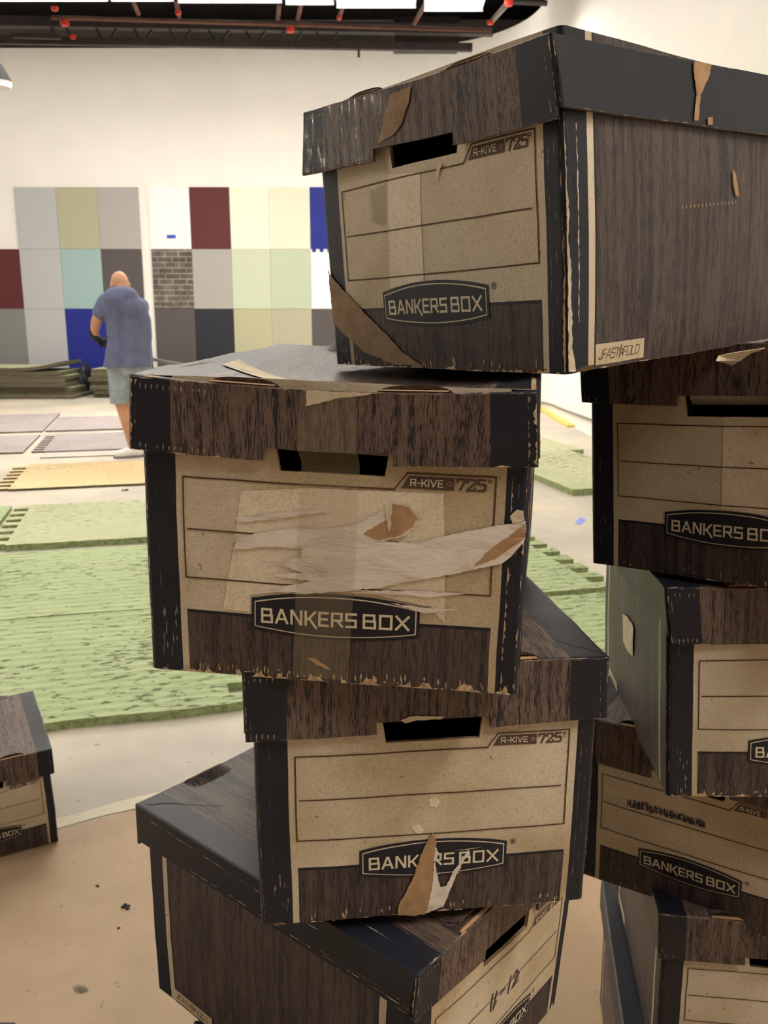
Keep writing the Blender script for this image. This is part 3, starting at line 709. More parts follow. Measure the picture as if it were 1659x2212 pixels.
def finish(name, shell, deco, warp, parent, thick):
    """warp the card, give it its thickness, print on it; one mesh"""
    for v in shell.verts: v.co = warp(v.co) + Vector((0, -BD / 2, 0))
    me = bpy.data.meshes.new(name + '_shell'); shell.normal_update(); shell.to_mesh(me); shell.free()
    for n in BMATS: me.materials.append(M[n])
    o = bpy.data.objects.new(name + '_shell', me); COL.objects.link(o)
    md = o.modifiers.new('card', 'SOLIDIFY'); md.thickness = thick; md.offset = -1; md.material_offset = 100; md.material_offset_rim = 100 if name == 'lid' else MI['kraft']; md.use_even_offset = True
    dg = bpy.context.evaluated_depsgraph_get(); dg.update()
    me2 = bpy.data.meshes.new_from_object(o.evaluated_get(dg), preserve_all_data_layers=False, depsgraph=dg)
    bpy.data.objects.remove(o); bpy.data.meshes.remove(me)
    bm = bmesh.new(); bm.from_mesh(me2); bpy.data.meshes.remove(me2)
    subdivide_long(deco)
    for v in deco.verts: v.co = warp(v.co) + Vector((0, -BD / 2, 0))
    vm = {v: bm.verts.new(v.co) for v in deco.verts}
    for f in deco.faces:
        try: g = bm.faces.new([vm[v] for v in f.verts]); g.material_index = f.material_index
        except ValueError: pass
    deco.free()
    o = link(name, bm, [M[n] for n in BMATS], parent)
    for p in o.data.polygons: p.use_smooth = False
    return o

def make_box(key, label, seed, **ex):
    pose, cb, cl = POSE[key]
    rng = random.Random(seed)
    Q = rot_m(*pose[3:6]); T = Vector((pose[0], pose[1], pose[2] + CAMZ))
    root = empty('storage_box')
    root.matrix_world = Matrix.Translation(T + Q @ Vector((0, BD / 2, 0))) @ Q.to_4x4()
    tag(root, label, 'box', 'woodgrain archive boxes')
    tears = [t for t in TEARS if t[0] == key]
    wb = Warp('b', cb, seed, ex.get('bulge', .003), 0, ex.get('amp', .0012)); wl = Warp('l', cl, seed + 50, .001, ex.get('sag', .006), ex.get('amp', .0012) * 1.1, .004)
    s, d = body_mesh(key, wb, rng, tears, ex)
    body = finish('box_body', s, d, wb, root, .004)
    s, d, slots = lid_mesh(key, rng, tears, ex)
    lid = finish('lid', s, d, wl, root, .0035)
    for sl in slots:
        for v in sl.verts: v.co = wl(v.co) + Vector((0, -BD / 2, 0))
        link('tuck_flap', sl, [M[n] for n in BMATS], lid)
    if ex.get('flap'):                              # cut-out of the hand hole folded inwards
        bm = bmesh.new(); n = 8
        for i in range(n):
            u0, u1 = 118 + 88 * i / n, 118 + 88 * (i + 1) / n
            vs = [bm.verts.new(wb(Vector((u / 1000 - BW / 2, y, z))) + Vector((0, -BD / 2, 0))) for u, y, z in ((u0, .0046, .2135), (u1, .0046, .2135), (u1, .020, ex['flap']), (u0, .020, ex['flap']))]
            bm.faces.new(vs)
        bmesh.ops.remove_doubles(bm, verts=bm.verts, dist=1e-6)
        bmesh.ops.solidify(bm, geom=bm.faces[:], thickness=.002)
        link('hand_hole_flap', bm, M['card'], body)
    if key == 'A':
        bm = bmesh.new(); zt = LT * 1000; zb = zt - 68; zn = zt - 56
        flat(bm, 'lf', jag([(8, zb + 3), (60, zb + 3), (112, zb + 2), (116, zn + 3), (140, zn + 4), (160, zn + 20), (150, zt - 6), (96, zt - 3), (30, zt - 3), (8, zt - 6)], 1.5, 5, rng), 0, .0016, None); subdivide_long(bm)
        for v in bm.verts: v.co = wl(v.co) + Vector((0, -BD / 2, 0))
        link('packing_tape', bm, M['shiny'], lid)['label'] = 'crumpled glossy packing tape on the lid front'
    for t in tears:
        if t[1] == 'tape':
            bm = bmesh.new(); fs = flat(bm, 'bf', t[3][6:7] + t[3][7:8] + [(134, 120), (138, 195)] + [(186, 195), (184, 120)], 0, .0022, None)
            subdivide_long(bm)
            for v in bm.verts: v.co = wb(v.co) + Vector((0, -BD / 2, 0))
            b2 = bmesh.new(); flat(b2, 'lf', [(148, 208.5), (197, 208.5), (196, 264), (149, 264)], 0, .002, None); subdivide_long(b2)
            for v in b2.verts: v.co = wl(v.co) + Vector((0, -BD / 2, 0))
            vm = {v: bm.verts.new(v.co) for v in b2.verts}
            for f in b2.faces: bm.faces.new([vm[v] for v in f.verts])
            top = sorted([v for v in bm.verts], key=lambda v: 0)
            b2.free()
            # the free span between lid edge and box face
            a = wb(place2('bf', 138, 195, .0022)) + Vector((0, -BD / 2, 0)); b = wb(place2('bf', 186, 195, .0022)) + Vector((0, -BD / 2, 0))
            c = wl(place2('lf', 197, 208.5, .002)) + Vector((0, -BD / 2, 0)); e = wl(place2('lf', 148, 208.5, .002)) + Vector((0, -BD / 2, 0))
            bm.faces.new([bm.verts.new(q) for q in (a, b, c, e)])
            tp = link('packing_tape', bm, M['tape'], root); tp['label'] = 'strip of clear packing tape down the box front'
    return root
# ================================================================== the studio
WALL_Y, RIGHT_X, COVE_R, CYC_Z = 16.8, 2.42, 2.3, 6.02
CEIL_Z = 6.75
wallm = plain('white painted cyclorama', (0.86, 0.84, 0.80), 0.75, 0.3, 0.02, 2)
greym = plain('grey building wall', (0.30, 0.27, 0.25), 0.8, 0.2, 0.1, 2)
darkm = plain('black painted ceiling', (0.022, 0.020, 0.022), 0.8, 0.2, 0.3, 1.5)
def mat_floor(name, a, b, c, sc=0.9):
    t = NT(name); co = t.coord(seed=False)
    f = t.noise(co, sc, 5, 0.6); g = t.noise(co, 9, 4, 0.6); s = t.noise(co, 34, 3, 0.6)
    col = t.ramp(f, [(0.3, a), (0.5, b), (0.7, c)])
    col = t.mix(0.5, col, t.ramp(g, [(0.3, (0.84, 0.82, 0.8)), (0.65, (1, 1, 1))]), 'MULTIPLY')
    col = t.mix(0.8, col, t.ramp(s, [(0.27, (0.45, 0.40, 0.36)), (0.34, (1, 1, 1))]), 'MULTIPLY')
    t.color(col); t.rough(0.55, 0.35); t.bump(g, 0.05); return t.m
concrete = mat_floor('worn concrete floor', (0.40, 0.37, 0.32), (0.52, 0.48, 0.40), (0.66, 0.58, 0.44))
tanm = mat_floor('tan painted floor', (0.44, 0.31, 0.19), (0.49, 0.35, 0.22), (0.53, 0.39, 0.255), 1.6)
creamp = mat_floor('cream paint stripe', (0.62, 0.56, 0.40), (0.70, 0.64, 0.48), (0.74, 0.68, 0.52), 4)

p1, p2 = on_floor(130, 1790), on_floor(300, 1745)
ln = (p2 - p1).normalized(); nn = Vector((-ln.y, ln.x, 0))
A0, A1 = p1 - ln * 12, p1 + ln * 8
bm = bmesh.new()
def quad(bm, pts, mi=0):
    f = bm.faces.new([bm.verts.new(p) for p in pts]); f.material_index = mi; return f
quad(bm, [A0, A1, A1 + nn * 30, A0 + nn * 30], 0)
quad(bm, [A0 - nn * 16, A1 - nn * 16, A1, A0], 1)
structure('floor', bm, [concrete, tanm])
bm = bmesh.new()
rg = random.Random(5); n = 60
top = []; bot = []
for i in range(n + 1):
    q = p1 + ln * (-1.2 + 4.2 * i / n)
    top.append(bm.verts.new(q + nn * (.055 + rg.uniform(-.006, .006)) + Vector((0, 0, .0015)))); bot.append(bm.verts.new(q + nn * rg.uniform(-.006, .006) + Vector((0, 0, .0015))))
for i in range(n): bm.faces.new((bot[i], bot[i + 1], top[i + 1], top[i]))
structure('trim_1', bm, creamp)

# white cyclorama: back wall, rounded corner, right wall; the left one outside the frame
def strip_wall(name, path, z0, z1, mat, rows=1):
    bm = bmesh.new(); V = []
    for p in path: V.append([bm.verts.new((p[0], p[1], z0 + (z1 - z0) * k / rows)) for k in range(rows + 1)])
    for a, b in zip(V, V[1:]):
        for k in range(rows): f = bm.faces.new((a[k], b[k], b[k + 1], a[k + 1])); f.smooth = True
    return structure(name, bm, mat)
arc = [(RIGHT_X - COVE_R + COVE_R * math.sin(t), WALL_Y - COVE_R + COVE_R * math.cos(t)) for t in [math.pi / 2 * i / 24 for i in range(25)]]
strip_wall('wall_back', [(-8.6, WALL_Y)] + arc[:13], 0, CYC_Z, wallm)
strip_wall('wall_right', arc[12:] + [(RIGHT_X, -7.0)], 0, CYC_Z, wallm)
arcl = [(-8.6 - 2.2 * math.sin(t), WALL_Y - 2.2 + 2.2 * math.cos(t)) for t in [math.pi / 2 * i / 16 for i in range(17)]]
strip_wall('wall_left', arcl + [(-10.8, -7.0)], 0, CYC_Z, wallm)
strip_wall('wall_front', [(-11.6, -7.2), (4.0, -7.2)], 0, CEIL_Z, greym)
strip_wall('wall_upper', [(-11.6, -7.2), (-11.6, WALL_Y + .9), (4.0, WALL_Y + .9), (4.0, -7.2)], 0, CEIL_Z, greym)
bm = bmesh.new(); add_box(bm, -11.7, 4.1, -7.3, WALL_Y + 1.0, CEIL_Z, CEIL_Z + .1); structure('ceiling', bm, darkm)
# yellow foot strip where the right wall meets the floor
bm = bmesh.new(); add_box(bm, RIGHT_X - .10, RIGHT_X - .002, 11.0, 14.2, 0.001, .03); structure('trim_2', bm, plain('yellow edge strip', (0.72, 0.56, 0.16), .6, .3))

# ------------------------------------------------------------------ fluorescent fixtures
def mat_lamp(name, k):
    t = NT(name); t.color((1, 1, 1)); t.b.inputs['Emission Color'].default_value = (*LAMP_COL, 1); t.b.inputs['Emission Strength'].default_value = k; return t.m
lampr, fill_b, lampm, lampn = mat_lamp('lit diffuser in view', ROW_W), mat_lamp('fill diffuser by back wall', BACK_FILL_W), mat_lamp('lit diffuser over mats', STUDIO_W), mat_lamp('lit diffuser behind camera', NEAR_W)
housing = plain('dark steel fixture', (0.05, 0.045, 0.045), .5, .4)
def fixture(cx, cy, z, L, W_, yaw, label, m):
    r = empty('fluorescent_light', (cx, cy, z), (0, 0, yaw))
    tag(r, label, 'ceiling light', 'fluorescent lights over the studio')
    bm = bmesh.new(); add_box(bm, -L / 2, L / 2, -W_ / 2, W_ / 2, .045, .16); add_box(bm, -L / 2, L / 2, -W_ / 2 - .012, -W_ / 2, .0, .16); add_box(bm, -L / 2, L / 2, W_ / 2, W_ / 2 + .012, .0, .16)
    link('housing', bm, housing, r)
    bm = bmesh.new(); add_box(bm, -L / 2 + .02, L / 2 - .02, -W_ / 2 + .005, W_ / 2 - .005, .012, .044)
    bmesh.ops.bevel(bm, geom=bm.edges[:], offset=.012, segments=2, affect='EDGES')
    link('diffuser', bm, m, r)
FY = 11.4
segs = [(-70, 203, 3.5, 'leftmost'), (210, 352, 3.5, 'second from left'), (362, 598, 7, 'third from left'), (606, 716, 11, 'fourth from left'), (722, 902, 18, 'fifth from left'), (920, 1054, 25, 'rightmost')]
for x0, x1, yb, nm in segs:
    a, b = at(x0, yb, FY), at(x1, yb + 1, FY)
    fixture((a.x + b.x) / 2, FY + .3, at((x0 + x1) / 2, yb + .5, FY + .59).z, (b.x - a.x), .55, R(0), 'lit fluorescent light under the black ceiling, ' + nm + ' of the row', lampr)
for i, y in enumerate((4.6, 7.6)):
    for j, x in enumerate((-8.2, -4.6, -1.2)):
        fixture(x, y, 5.3, 2.6, .5, 0, 'lit fluorescent light over the mats, above the top of the picture', lampm)
for x in (-7.6, -4.8, -2.0, .6):  # unseen fill row, added to brighten the back wall
    fixture(x, 14.7, 6.3, 2.3, .5, 0, 'added fill light before the back wall, above the top of the picture', fill_b)
for x, y in ((1.9, -0.7),):
    fixture(x, y, 4.2, 1.9, .5, R(90), 'lit fluorescent light behind the picture', lampn)

fill_l = mat_lamp('fill diffuser far left', LEFT_FILL_W)  # unseen fill lights, added to brighten the top box's left-facing front
fixture(-7.2, -.2, 4.3, 2.4, .6, R(60), 'added fill light far left of the picture', fill_l)
fixture(-5.0, .3, 4.6, 2.4, .6, R(60), 'added fill light far left of the picture', fill_l)

# ------------------------------------------------------------------ truss, pipes, sprinklers under the ceiling
TY = 13.6
steel = plain('dark painted steel', (0.045, 0.036, 0.036), .6, .4, .3, 8)
rust = plain('red oxide pipe', (0.16, 0.075, 0.055), .6, .35, .2, 8)
redm = plain('bright red fitting', (0.75, 0.06, 0.03), .45, .4)
tr = empty('lighting_truss', at(500, 92, TY)); tag(tr, 'long dark steel truss running across under the ceiling', 'truss')
def rel(p): return Vector(p) - tr.location
bm = bmesh.new(); bar(bm, rel(at(-60, 86, TY)), rel(at(1020, 103, TY)), .09, .10); link('bottom_chord', bm, steel, tr)
bm = bmesh.new(); bar(bm, rel(at(-60, 46, TY)), rel(at(1065, 66, TY)), .14, .13); link('top_chord', bm, steel, tr)
for x in (118, 150, 215, 245, 297, 322, 373, 405, 458, 487, 537, 566, 608, 645, 690, 722):
    s = 22 if (x // 10) % 2 else -22
    a, b = at(x - s * .35, 56 + x * .017, TY), at(x + s * .35, 84 + x * .014, TY)
    bm = bmesh.new(); bar(bm, rel(a), rel(b), .03); link('brace', bm, steel, tr)
bm = bmesh.new(); add_box(bm, 0, .95, -.2, .2, -.05, .34, 0, Matrix.Translation(at(850, 100, TY + .4))); 
tag(link('equipment_case', bm, steel), 'dark boxy equipment hung at the right end of the truss', 'equipment')
bm = bmesh.new(); bar(bm, at(775, 100, TY), at(775, 124, TY), .035); tag(link('hanger_rod', bm, steel), 'short dark rod hanging down below the truss', 'rod')
bm = bmesh.new(); bar(bm, at(28, 77, TY - .3), at(130, 80, TY - .3), .06); tag(link('lighting_bar', bm, steel), 'short dark bar beside the left end of the truss', 'bar')
a, b = at(112, 38, TY - .5), at(1062, 66, TY - .5)
bm = bmesh.new(); tube(bm, [a, b], .028, 8); tag(link('long_pipe', bm, rust), 'reddish pipe running along the face of the truss', 'pipe')
for i, (x0, y0_, x1, y1_) in enumerate([(287, 2, 299, 30), (380, 0, 387, 36), (604, 8, 600, 40), (652, 4, 643, 40), (742, 10, 732, 42), (920, 8, 895, 50)]):
    bm = bmesh.new(); tube(bm, [at(x0, y0_, FY + .95), at(x1, y1_, TY - .6)], .03, 8)
    tag(link('cross_pipe', bm, rust), ['thin reddish pipe crossing the dark ceiling, leftmost of six', 'reddish cross pipe with a red dab, second from the left', 'reddish cross pipe left of the bright pair of lights', 'reddish cross pipe fourth from the left', 'reddish cross pipe fifth from the left', 'slanted reddish cross pipe beside the last light'][i], 'pipe', 'cross pipes under the ceiling')
bm = bmesh.new(); tube(bm, [at(1100, 4, 12.2), at(1062, 46, 13.0)], .035, 8); tag(link('diagonal_brace', bm, plain('grey strut', (.25, .22, .21), .6, .4)), 'grey diagonal strut near the rounded wall corner', 'strut')
bm = bmesh.new(); tube(bm, [at(1100, 3, 12.0), at(1182, 7, 12.0)], .035, 8); tag(link('wall_pipe', bm, steel), 'dark pipe reaching to the top of the right wall', 'pipe')
for i, (x, y, Y, s) in enumerate([(140, 49, TY - .6, .055), (157, 79, TY - .15, .04), (118, 18, 12.4, .04), (385, 27, TY - 1.0, .035), (627, 64, TY - .6, .05), (733, 37, TY - 1.0, .03), (1059, 48, 12.9, .04), (1099, 6, 11.9, .05)]):
    bm = bmesh.new(); c = at(x, y, Y)
    tube(bm, [c + Vector((0, 0, -s * .7)), c + Vector((0, 0, -s * .2)), c + Vector((0, 0, s * .5)), c + Vector((0, 0, s * .7))], [s * .9, s * 1.15, s * 1.1, s * .6], 10)
    tag(link('sprinkler_head', bm, redm), ['red fitting on the left of the truss', 'small red fitting on the lower truss rail', 'red fitting above the left end of the truss', 'red fitting on the second cross pipe', 'red fitting at the middle of the truss', 'small red fitting on a cross pipe right of centre', 'red fitting at the lower end of the diagonal strut', 'red fitting at the upper end of the diagonal strut'][i], 'pipe fitting')
# lamp at the left edge
r = empty('stage_lamp', at(-6, 160, 12.0)); tag(r, 'dark hooded lamp with a pale underside at the left picture edge', 'lamp')
bm = bmesh.new(); bmesh.ops.create_cone(bm, cap_ends=True, segments=20, radius1=.17, radius2=.07, depth=.20); 
link('hood', bm, plain('matt black lamp hood', (.02, .02, .022), .9, .05), r).location = (0, 0, .02)
bm = bmesh.new(); tube(bm, [(0, 0, -.155), (0, 0, -.09)], [.15, .175], 20); link('lens', bm, plain('white lamp glass', (.8, .78, .72), .4, .4), r)
bm = bmesh.new(); tube(bm, [(0, 0, .12), (-.5, 0, .5), (-.5, 0, 2.6)], .03, 8); link('mounting_arm', bm, steel, r)

# ------------------------------------------------------------------ floor tile samples on the back wall
def mat_tile(name, c, ribs=False):
    t = NT(name); t.color(c); t.rough(.6, .35); t.bump(t.noise(t.coord(), 120, 2), .15, .002); return t.m
def mat_brick():
    t = NT('brick print'); co = t.coord(seed=False)
    sw = t.node('ShaderNodeSeparateXYZ'); t.link(co, sw.inputs[0]); cb = t.node('ShaderNodeCombineXYZ'); t.link(sw.outputs[0], cb.inputs[0]); t.link(sw.outputs[2], cb.inputs[1])
    b = t.node('ShaderNodeTexBrick'); t.link(cb.outputs[0], b.inputs[0]); b.inputs['Scale'].default_value = 1.0; b.inputs['Brick Width'].default_value = .26; b.inputs['Row Height'].default_value = .1; b.inputs['Mortar Size'].default_value = .012
    b.inputs['Color1'].default_value = (.10, .085, .08, 1); b.inputs['Color2'].default_value = (.15, .13, .12, 1); b.inputs['Mortar'].default_value = (.28, .26, .23, 1)
    f = t.noise(co, 5, 4, .6); g = t.ramp(f, [(.4, (.5, .48, .46)), (.65, (1.3, 1.3, 1.25))])
    t.color(t.mix(.7, b.outputs[0], g, 'MULTIPLY')); t.rough(.7, .3); return t.m
TC = dict(lgrey=((.45, .46, .48), 'light grey'), olive=((.41, .40, .29), 'olive'), mauve=((.40, .375, .365), 'warm grey'), maroon=((.10, .02, .022), 'maroon'), teal=((.31, .45, .455), 'pale teal'),
          dgrey=((.092, .08, .082), 'charcoal'), mgrey=((.21, .215, .21), 'mid grey'), blue=((.012, .02, .24), 'royal blue'), white=((.85, .84, .88), 'white'), cream=((.82, .80, .66), 'ivory'), cream2=((.76, .72, .58), 'buff'),
          pgreen=((.52, .58, .44), 'pale green'), green2=((.46, .53, .40), 'sage green'), navy=((.02, .021, .032), 'blue-black'), olive2=((.43, .42, .28), 'khaki'), brick=(None, 'brick print'), grey=((.37, .36, .34), 'grey'))
tm = {k: (mat_tile(v[1] + ' tile', v[0]) if v[0] else mat_brick()) for k, v in TC.items()}
TYW = WALL_Y - .04
rows = [(404, 538), (538, 667), (667, 797)]
rz = [(at(400, a, TYW).z, at(400, b, TYW).z) for a, b in rows]
left_cols = [-42, 47, 135, 222, 309]; right_cols = [330, 417, 502, 585, 672, 757]
grid = [(0, 1, 'L', 'lgrey'), (0, 2, 'L', 'olive'), (0, 3, 'L', 'mauve'), (1, 0, 'L', 'maroon'), (1, 1, 'L', 'lgrey'), (1, 2, 'L', 'teal'), (1, 3, 'L', 'dgrey'),
        (2, 0, 'L', 'mgrey'), (2, 1, 'L', 'lgrey'), (2, 2, 'L', 'blue'), (2, 3, 'L', 'dgrey'),
        (0, 0, 'R', 'white'), (0, 1, 'R', 'maroon'), (0, 2, 'R', 'cream'), (0, 3, 'R', 'cream2'), (0, 4, 'R', 'blue'), (1, 0, 'R', 'brick'), (1, 1, 'R', 'grey'), (1, 2, 'R', 'pgreen'), (1, 3, 'R', 'green2'), (1, 4, 'R', 'white'),
        (2, 0, 'R', 'dgrey'), (2, 1, 'R', 'navy'), (2, 2, 'R', 'olive2'), (2, 3, 'R', 'olive'), (2, 4, 'R', 'dgrey')]
rn = ['top', 'middle', 'bottom']
for (r_, c, side, col) in grid:
    cols = left_cols if side == 'L' else right_cols
    x0, x1 = at(cols[c], 604, TYW).x, at(cols[c + 1], 604, TYW).x
    lean = .012 if side == 'L' else .0
    z1, z0 = rz[r_]
    shear = -.045 if side == 'L' else -.02
    bm = bmesh.new()
    add_box(bm, x0 + .002, x1 - .002, TYW - .006, TYW + .034, z0 + .002, z1 - .002)
    if side == 'R' and r_ == 0 and c == 4:
        for k in range(5): add_box(bm, x0 + .03 + k * .14, x0 + .10 + k * .14, TYW - .014, TYW - .0065, z0 - .055, z0 + .02)
    cx, cz = (x0 + x1) / 2, (z0 + z1) / 2
    for v in bm.verts: v.co -= Vector((cx, TYW, cz))
    for v in bm.verts: v.co.x += 0
    o = link('floor_tile_sample', bm, tm[col]); o.location = (cx, TYW, cz)
    ex = ''
    if side == 'R' and r_ == 0 and c == 0: ex = ' with blue tape'
    if side == 'R' and r_ == 1 and c == 4: ex = ' with small dimples'
    tag(o, '%s tile sample%s, %s row of %s wall display%s' % (TC[col][1], ex, rn[r_], 'left' if side == 'L' else 'right', '' if col not in ('lgrey', 'dgrey') else (', behind the man' if (side == 'L' and c == 3) else (', by the box stack' if c == 4 else ''))), 'floor tile', 'floor tile samples on the back wall')
c = at(370, 511, TYW - .03); bm = bmesh.new(); add_box(bm, -.08, .08, -.002, .002, -.03, .03, 0, Matrix.Translation(at(370, 511, TYW - .014)))
bluetape = plain('blue masking tape', (.05, .09, .50), .6, .3)
tag(link('tape_piece', bm, bluetape), 'scrap of blue tape on the white wall tile', 'tape')

# ------------------------------------------------------------------ foam mats
def mat_foam(name, a, b, hole, rib=.062):
    t = NT(name); co = t.coord(seed=False); cs = t.coord((1, 1, 1))
    sx = t.node('ShaderNodeSeparateXYZ'); t.link(co, sx.inputs[0])
    mu = t.node('ShaderNodeMath', operation='MULTIPLY'); mu.inputs[1].default_value = 2 * math.pi / rib; t.link(sx.outputs[1], mu.inputs[0])
    wob = t.noise(cs, 3, 2); w2 = t.node('ShaderNodeMath', operation='MULTIPLY_ADD'); w2.inputs[1].default_value = 2.2; t.link(wob, w2.inputs[0]); t.link(mu.outputs[0], w2.inputs[2])
    sn = t.node('ShaderNodeMath', operation='SINE'); t.link(w2.outputs[0], sn.inputs[0])
    f = t.noise(cs, 2.2, 4, .6)
    col = t.ramp(f, [(.3, a), (.7, b)])
    cut = t.noise(t.coord((9, 26, 1)), 1.9, 4, .65, .4); big = t.noise(cs, 1.1, 2, .5)
    ad = t.node('ShaderNodeMath', operation='MULTIPLY_ADD'); ad.inputs[1].default_value = .30; t.link(big, ad.inputs[0]); t.link(cut, ad.inputs[2])
    msk = t.ramp(ad.outputs[0], [(.735, (0, 0, 0)), (.775, (1, 1, 1))])
    col = t.mix(msk, col, hole)
    gr = t.ramp(sn.outputs[0], [(.0, (.90, .89, .85)), (.25, (1, 1, 1))])
    t.color(col); t.rough(.75, .25)
    h = t.node('ShaderNodeMath', operation='MULTIPLY_ADD'); h.inputs[1].default_value = .35; t.link(sn.outputs[0], h.inputs[0])
    iv = t.node('ShaderNodeMath', operation='MULTIPLY'); iv.inputs[1].default_value = -1.0; t.link(msk, iv.inputs[0]); t.link(iv.outputs[0], h.inputs[2])
    t.bump(h.outputs[0], .8, .010); return t.m
foam_g = mat_foam('green ribbed foam', (.34, .43, .22), (.43, .50, .28), (.11, .15, .065))
foam_p = mat_foam('faded green foam', (.42, .45, .27), (.50, .52, .33), (.22, .24, .13))
foam_y = mat_foam('yellow foam', (.66, .50, .27), (.72, .57, .33), (.45, .33, .15), .14)
foam_l = mat_foam('lilac grey foam', (.33, .29, .29), (.39, .345, .34), (.22, .2, .2), .2)
foam_w = mat_foam('pale grey foam', (.50, .46, .42), (.56, .52, .47), (.35, .33, .3), .2)
side_g = plain('green foam edge', (.27, .32, .15), .85, .15, .4, 40, .3)
side_m = plain('brown foam edge', (.105, .09, .06), .85, .15, .5, 40, .3)
MAT_YAW = R(14.5)
E1 = Vector((math.cos(MAT_YAW), math.sin(MAT_YAW), 0)); E2 = Vector((-math.sin(MAT_YAW), math.cos(MAT_YAW), 0))
def teeth_side(L, depth, pitch, phase=0.0):
    """offsets along one side of a mat: (distance along, outward offset)"""
    out = [(0, 0)]; s = phase * pitch; k = 0
    while s < L - pitch * .4:
        w_ = pitch * .5
        a, b = max(0, s), min(L, s + w_)
        if b - a > .02: out += [(a + .004, 0), (a - .004 if a > .01 else a + .002, depth), (b + .004 if b < L - .01 else b - .002, depth), (b - .004, 0)]
        s += pitch; k += 1
    out.append((L, 0)); return out
def foam_mat(name, corner, wd, dp, th, z, mat, label, left=None, right=None, rng=None, yaw=MAT_YAW, curl=0.0):
    """a flat interlocking mat; corner = its near left corner; local x along its front edge"""
    o2 = []
    o2.append((0, 0)); 
    nfr = 24
    for i in range(1, nfr): o2.append((wd * i / nfr, rng.uniform(-.006, .006)))
    o2.append((wd, 0))
    if right:
        o2 += [(wd + off, s) for s, off in teeth_side(dp, right, .172, rng.random() * .3)[1:-1]]
    o2.append((wd, dp)); o2.append((0, dp))
    if left:
        o2 += [(-off, s) for s, off in reversed(teeth_side(dp, left, .172, rng.random() * .3)[1:-1])]
    bm = bmesh.new()
    lo = [bm.verts.new((x, y, 0)) for x, y in o2]; hi = [bm.verts.new((x, y, th)) for x, y in o2]
    tri = tessellate_polygon([[Vector((x, y, 0)) for x, y in o2]])
    for t in tri:
        f = bm.faces.new([hi[i] for i in t]); f.normal_update()
        if f.normal.z < 0: f.normal_flip()
        g = bm.faces.new([lo[i] for i in t]); g.normal_update(); g.material_index = 1
        if g.normal.z > 0: g.normal_flip()
    n = len(o2)
    for i in range(n):
        f = bm.faces.new((lo[i], lo[(i + 1) % n], hi[(i + 1) % n], hi[i])); f.material_index = 1
    if curl:
        bmesh.ops.subdivide_edges(bm, edges=[e for e in bm.edges if e.calc_length() > .15], cuts=3)
        bmesh.ops.triangulate(bm, faces=bm.faces[:])
        for v in bm.verts: v.co.z += curl * max(0, (v.co.x / wd - .55) / .45) ** 2
    bmesh.ops.recalc_face_normals(bm, faces=bm.faces[:])
    o = link('foam_mat', bm, [mat, side_g if mat in (foam_g, foam_p) else side_m]); o.location = (corner[0], corner[1], z); o.rotation_euler = (0, 0, yaw)
    tag(o, label, 'foam mat', 'interlocking foam mats')
    return o
rm = random.Random(11)
def W2(p): return Vector((p[0], p[1], 0))
def fm(right_corner=None, left_corner=None, wd=2, dp=1.2, **k):
    c = W2(left_corner) if left_corner else W2(right_corner) - E1 * wd
    return foam_mat('foam_mat', c, wd, dp, k.get('th', .024), k.get('z', .0), k['mat'], k['label'], k.get('left'), k.get('right'), rm)
fm(right_corner=on_floor(500, 1538), wd=1.9, dp=1.12, mat=foam_g, label='large pitted green foam mat nearest the boxes, ending on the bare floor', right=.09, th=.032)
c1 = on_floor(500, 1538) + E2 * 1.138
fm(right_corner=c1 + E1 * .25, wd=2.2, dp=1.2, mat=foam_g, label='pitted green foam mat behind the nearest one', right=.09, th=.03)
fm(left_corner=on_floor(12, 1192), wd=1.75, dp=1.17, mat=foam_p, label='faded green foam mat with a raised dark front edge', left=.10, th=.040)
fm(right_corner=on_floor(4, 1190) - E1 * .115, wd=1.2, dp=1.2, mat=foam_g, label='green foam mat at the left picture edge, fitted to the teeth of its neighbour', th=.03)
fm(left_corner=on_floor(18, 1062), wd=1.9, dp=1.24, mat=foam_y, label='yellow foam mat lying alone on the pale floor', left=.12, th=.02)
fm(right_corner=on_floor(50, 980), wd=2.2, dp=1.42, mat=foam_l, label='lilac grey foam mat at the left edge, in the front row', th=.018)
fm(left_corner=on_floor(92, 979), wd=2.6, dp=1.42, mat=foam_l, label='lilac grey foam mat with toothed end beside the man', left=.11, th=.018)
fm(left_corner=on_floor(86, 991), wd=3.0, dp=.34, mat=foam_w, label='narrow pale grey foam strip by the white shoe', th=.010)
q = on_floor(92, 934); fm(right_corner=q, wd=2.4, dp=2.1, mat=foam_l, label='lilac grey foam mat at the left edge, in the back row', th=.018)
fm(left_corner=q + E1 * .03, wd=1.0, dp=1.55, mat=foam_l, label='short lilac grey foam mat left of the gap in the back row', th=.018)
fm(left_corner=q + E1 * 1.06, wd=2.4, dp=3.5, mat=foam_l, label='lilac grey foam mat behind the man, deepest of the grey ones', th=.018)
# mats seen through the gap to the right of the stack
pr = on_floor(1305, 1283)
fm(right_corner=pr - E1 * .02, wd=1.5, dp=1.27, mat=foam_g, label='green foam mat with a row of dark teeth, seen between the stacks', right=.11, th=.035)
fm(right_corner=pr + E1 * .55 - E2 * 1.26, wd=2.0, dp=1.22, mat=foam_g, label='plain green foam mat in front of the toothed one, between the stacks', th=.025)
pq = on_floor(1236, 1071)
fm(left_corner=pq, wd=.92, dp=1.95, mat=foam_p, label='faded green foam mat by the right wall, nearer of two', th=.05)
fm(left_corner=pq + E2 * 1.96 + E1 * .12, wd=.98, dp=3.0, mat=foam_p, label='faded green foam mat by the right wall, farther of two', th=.04)

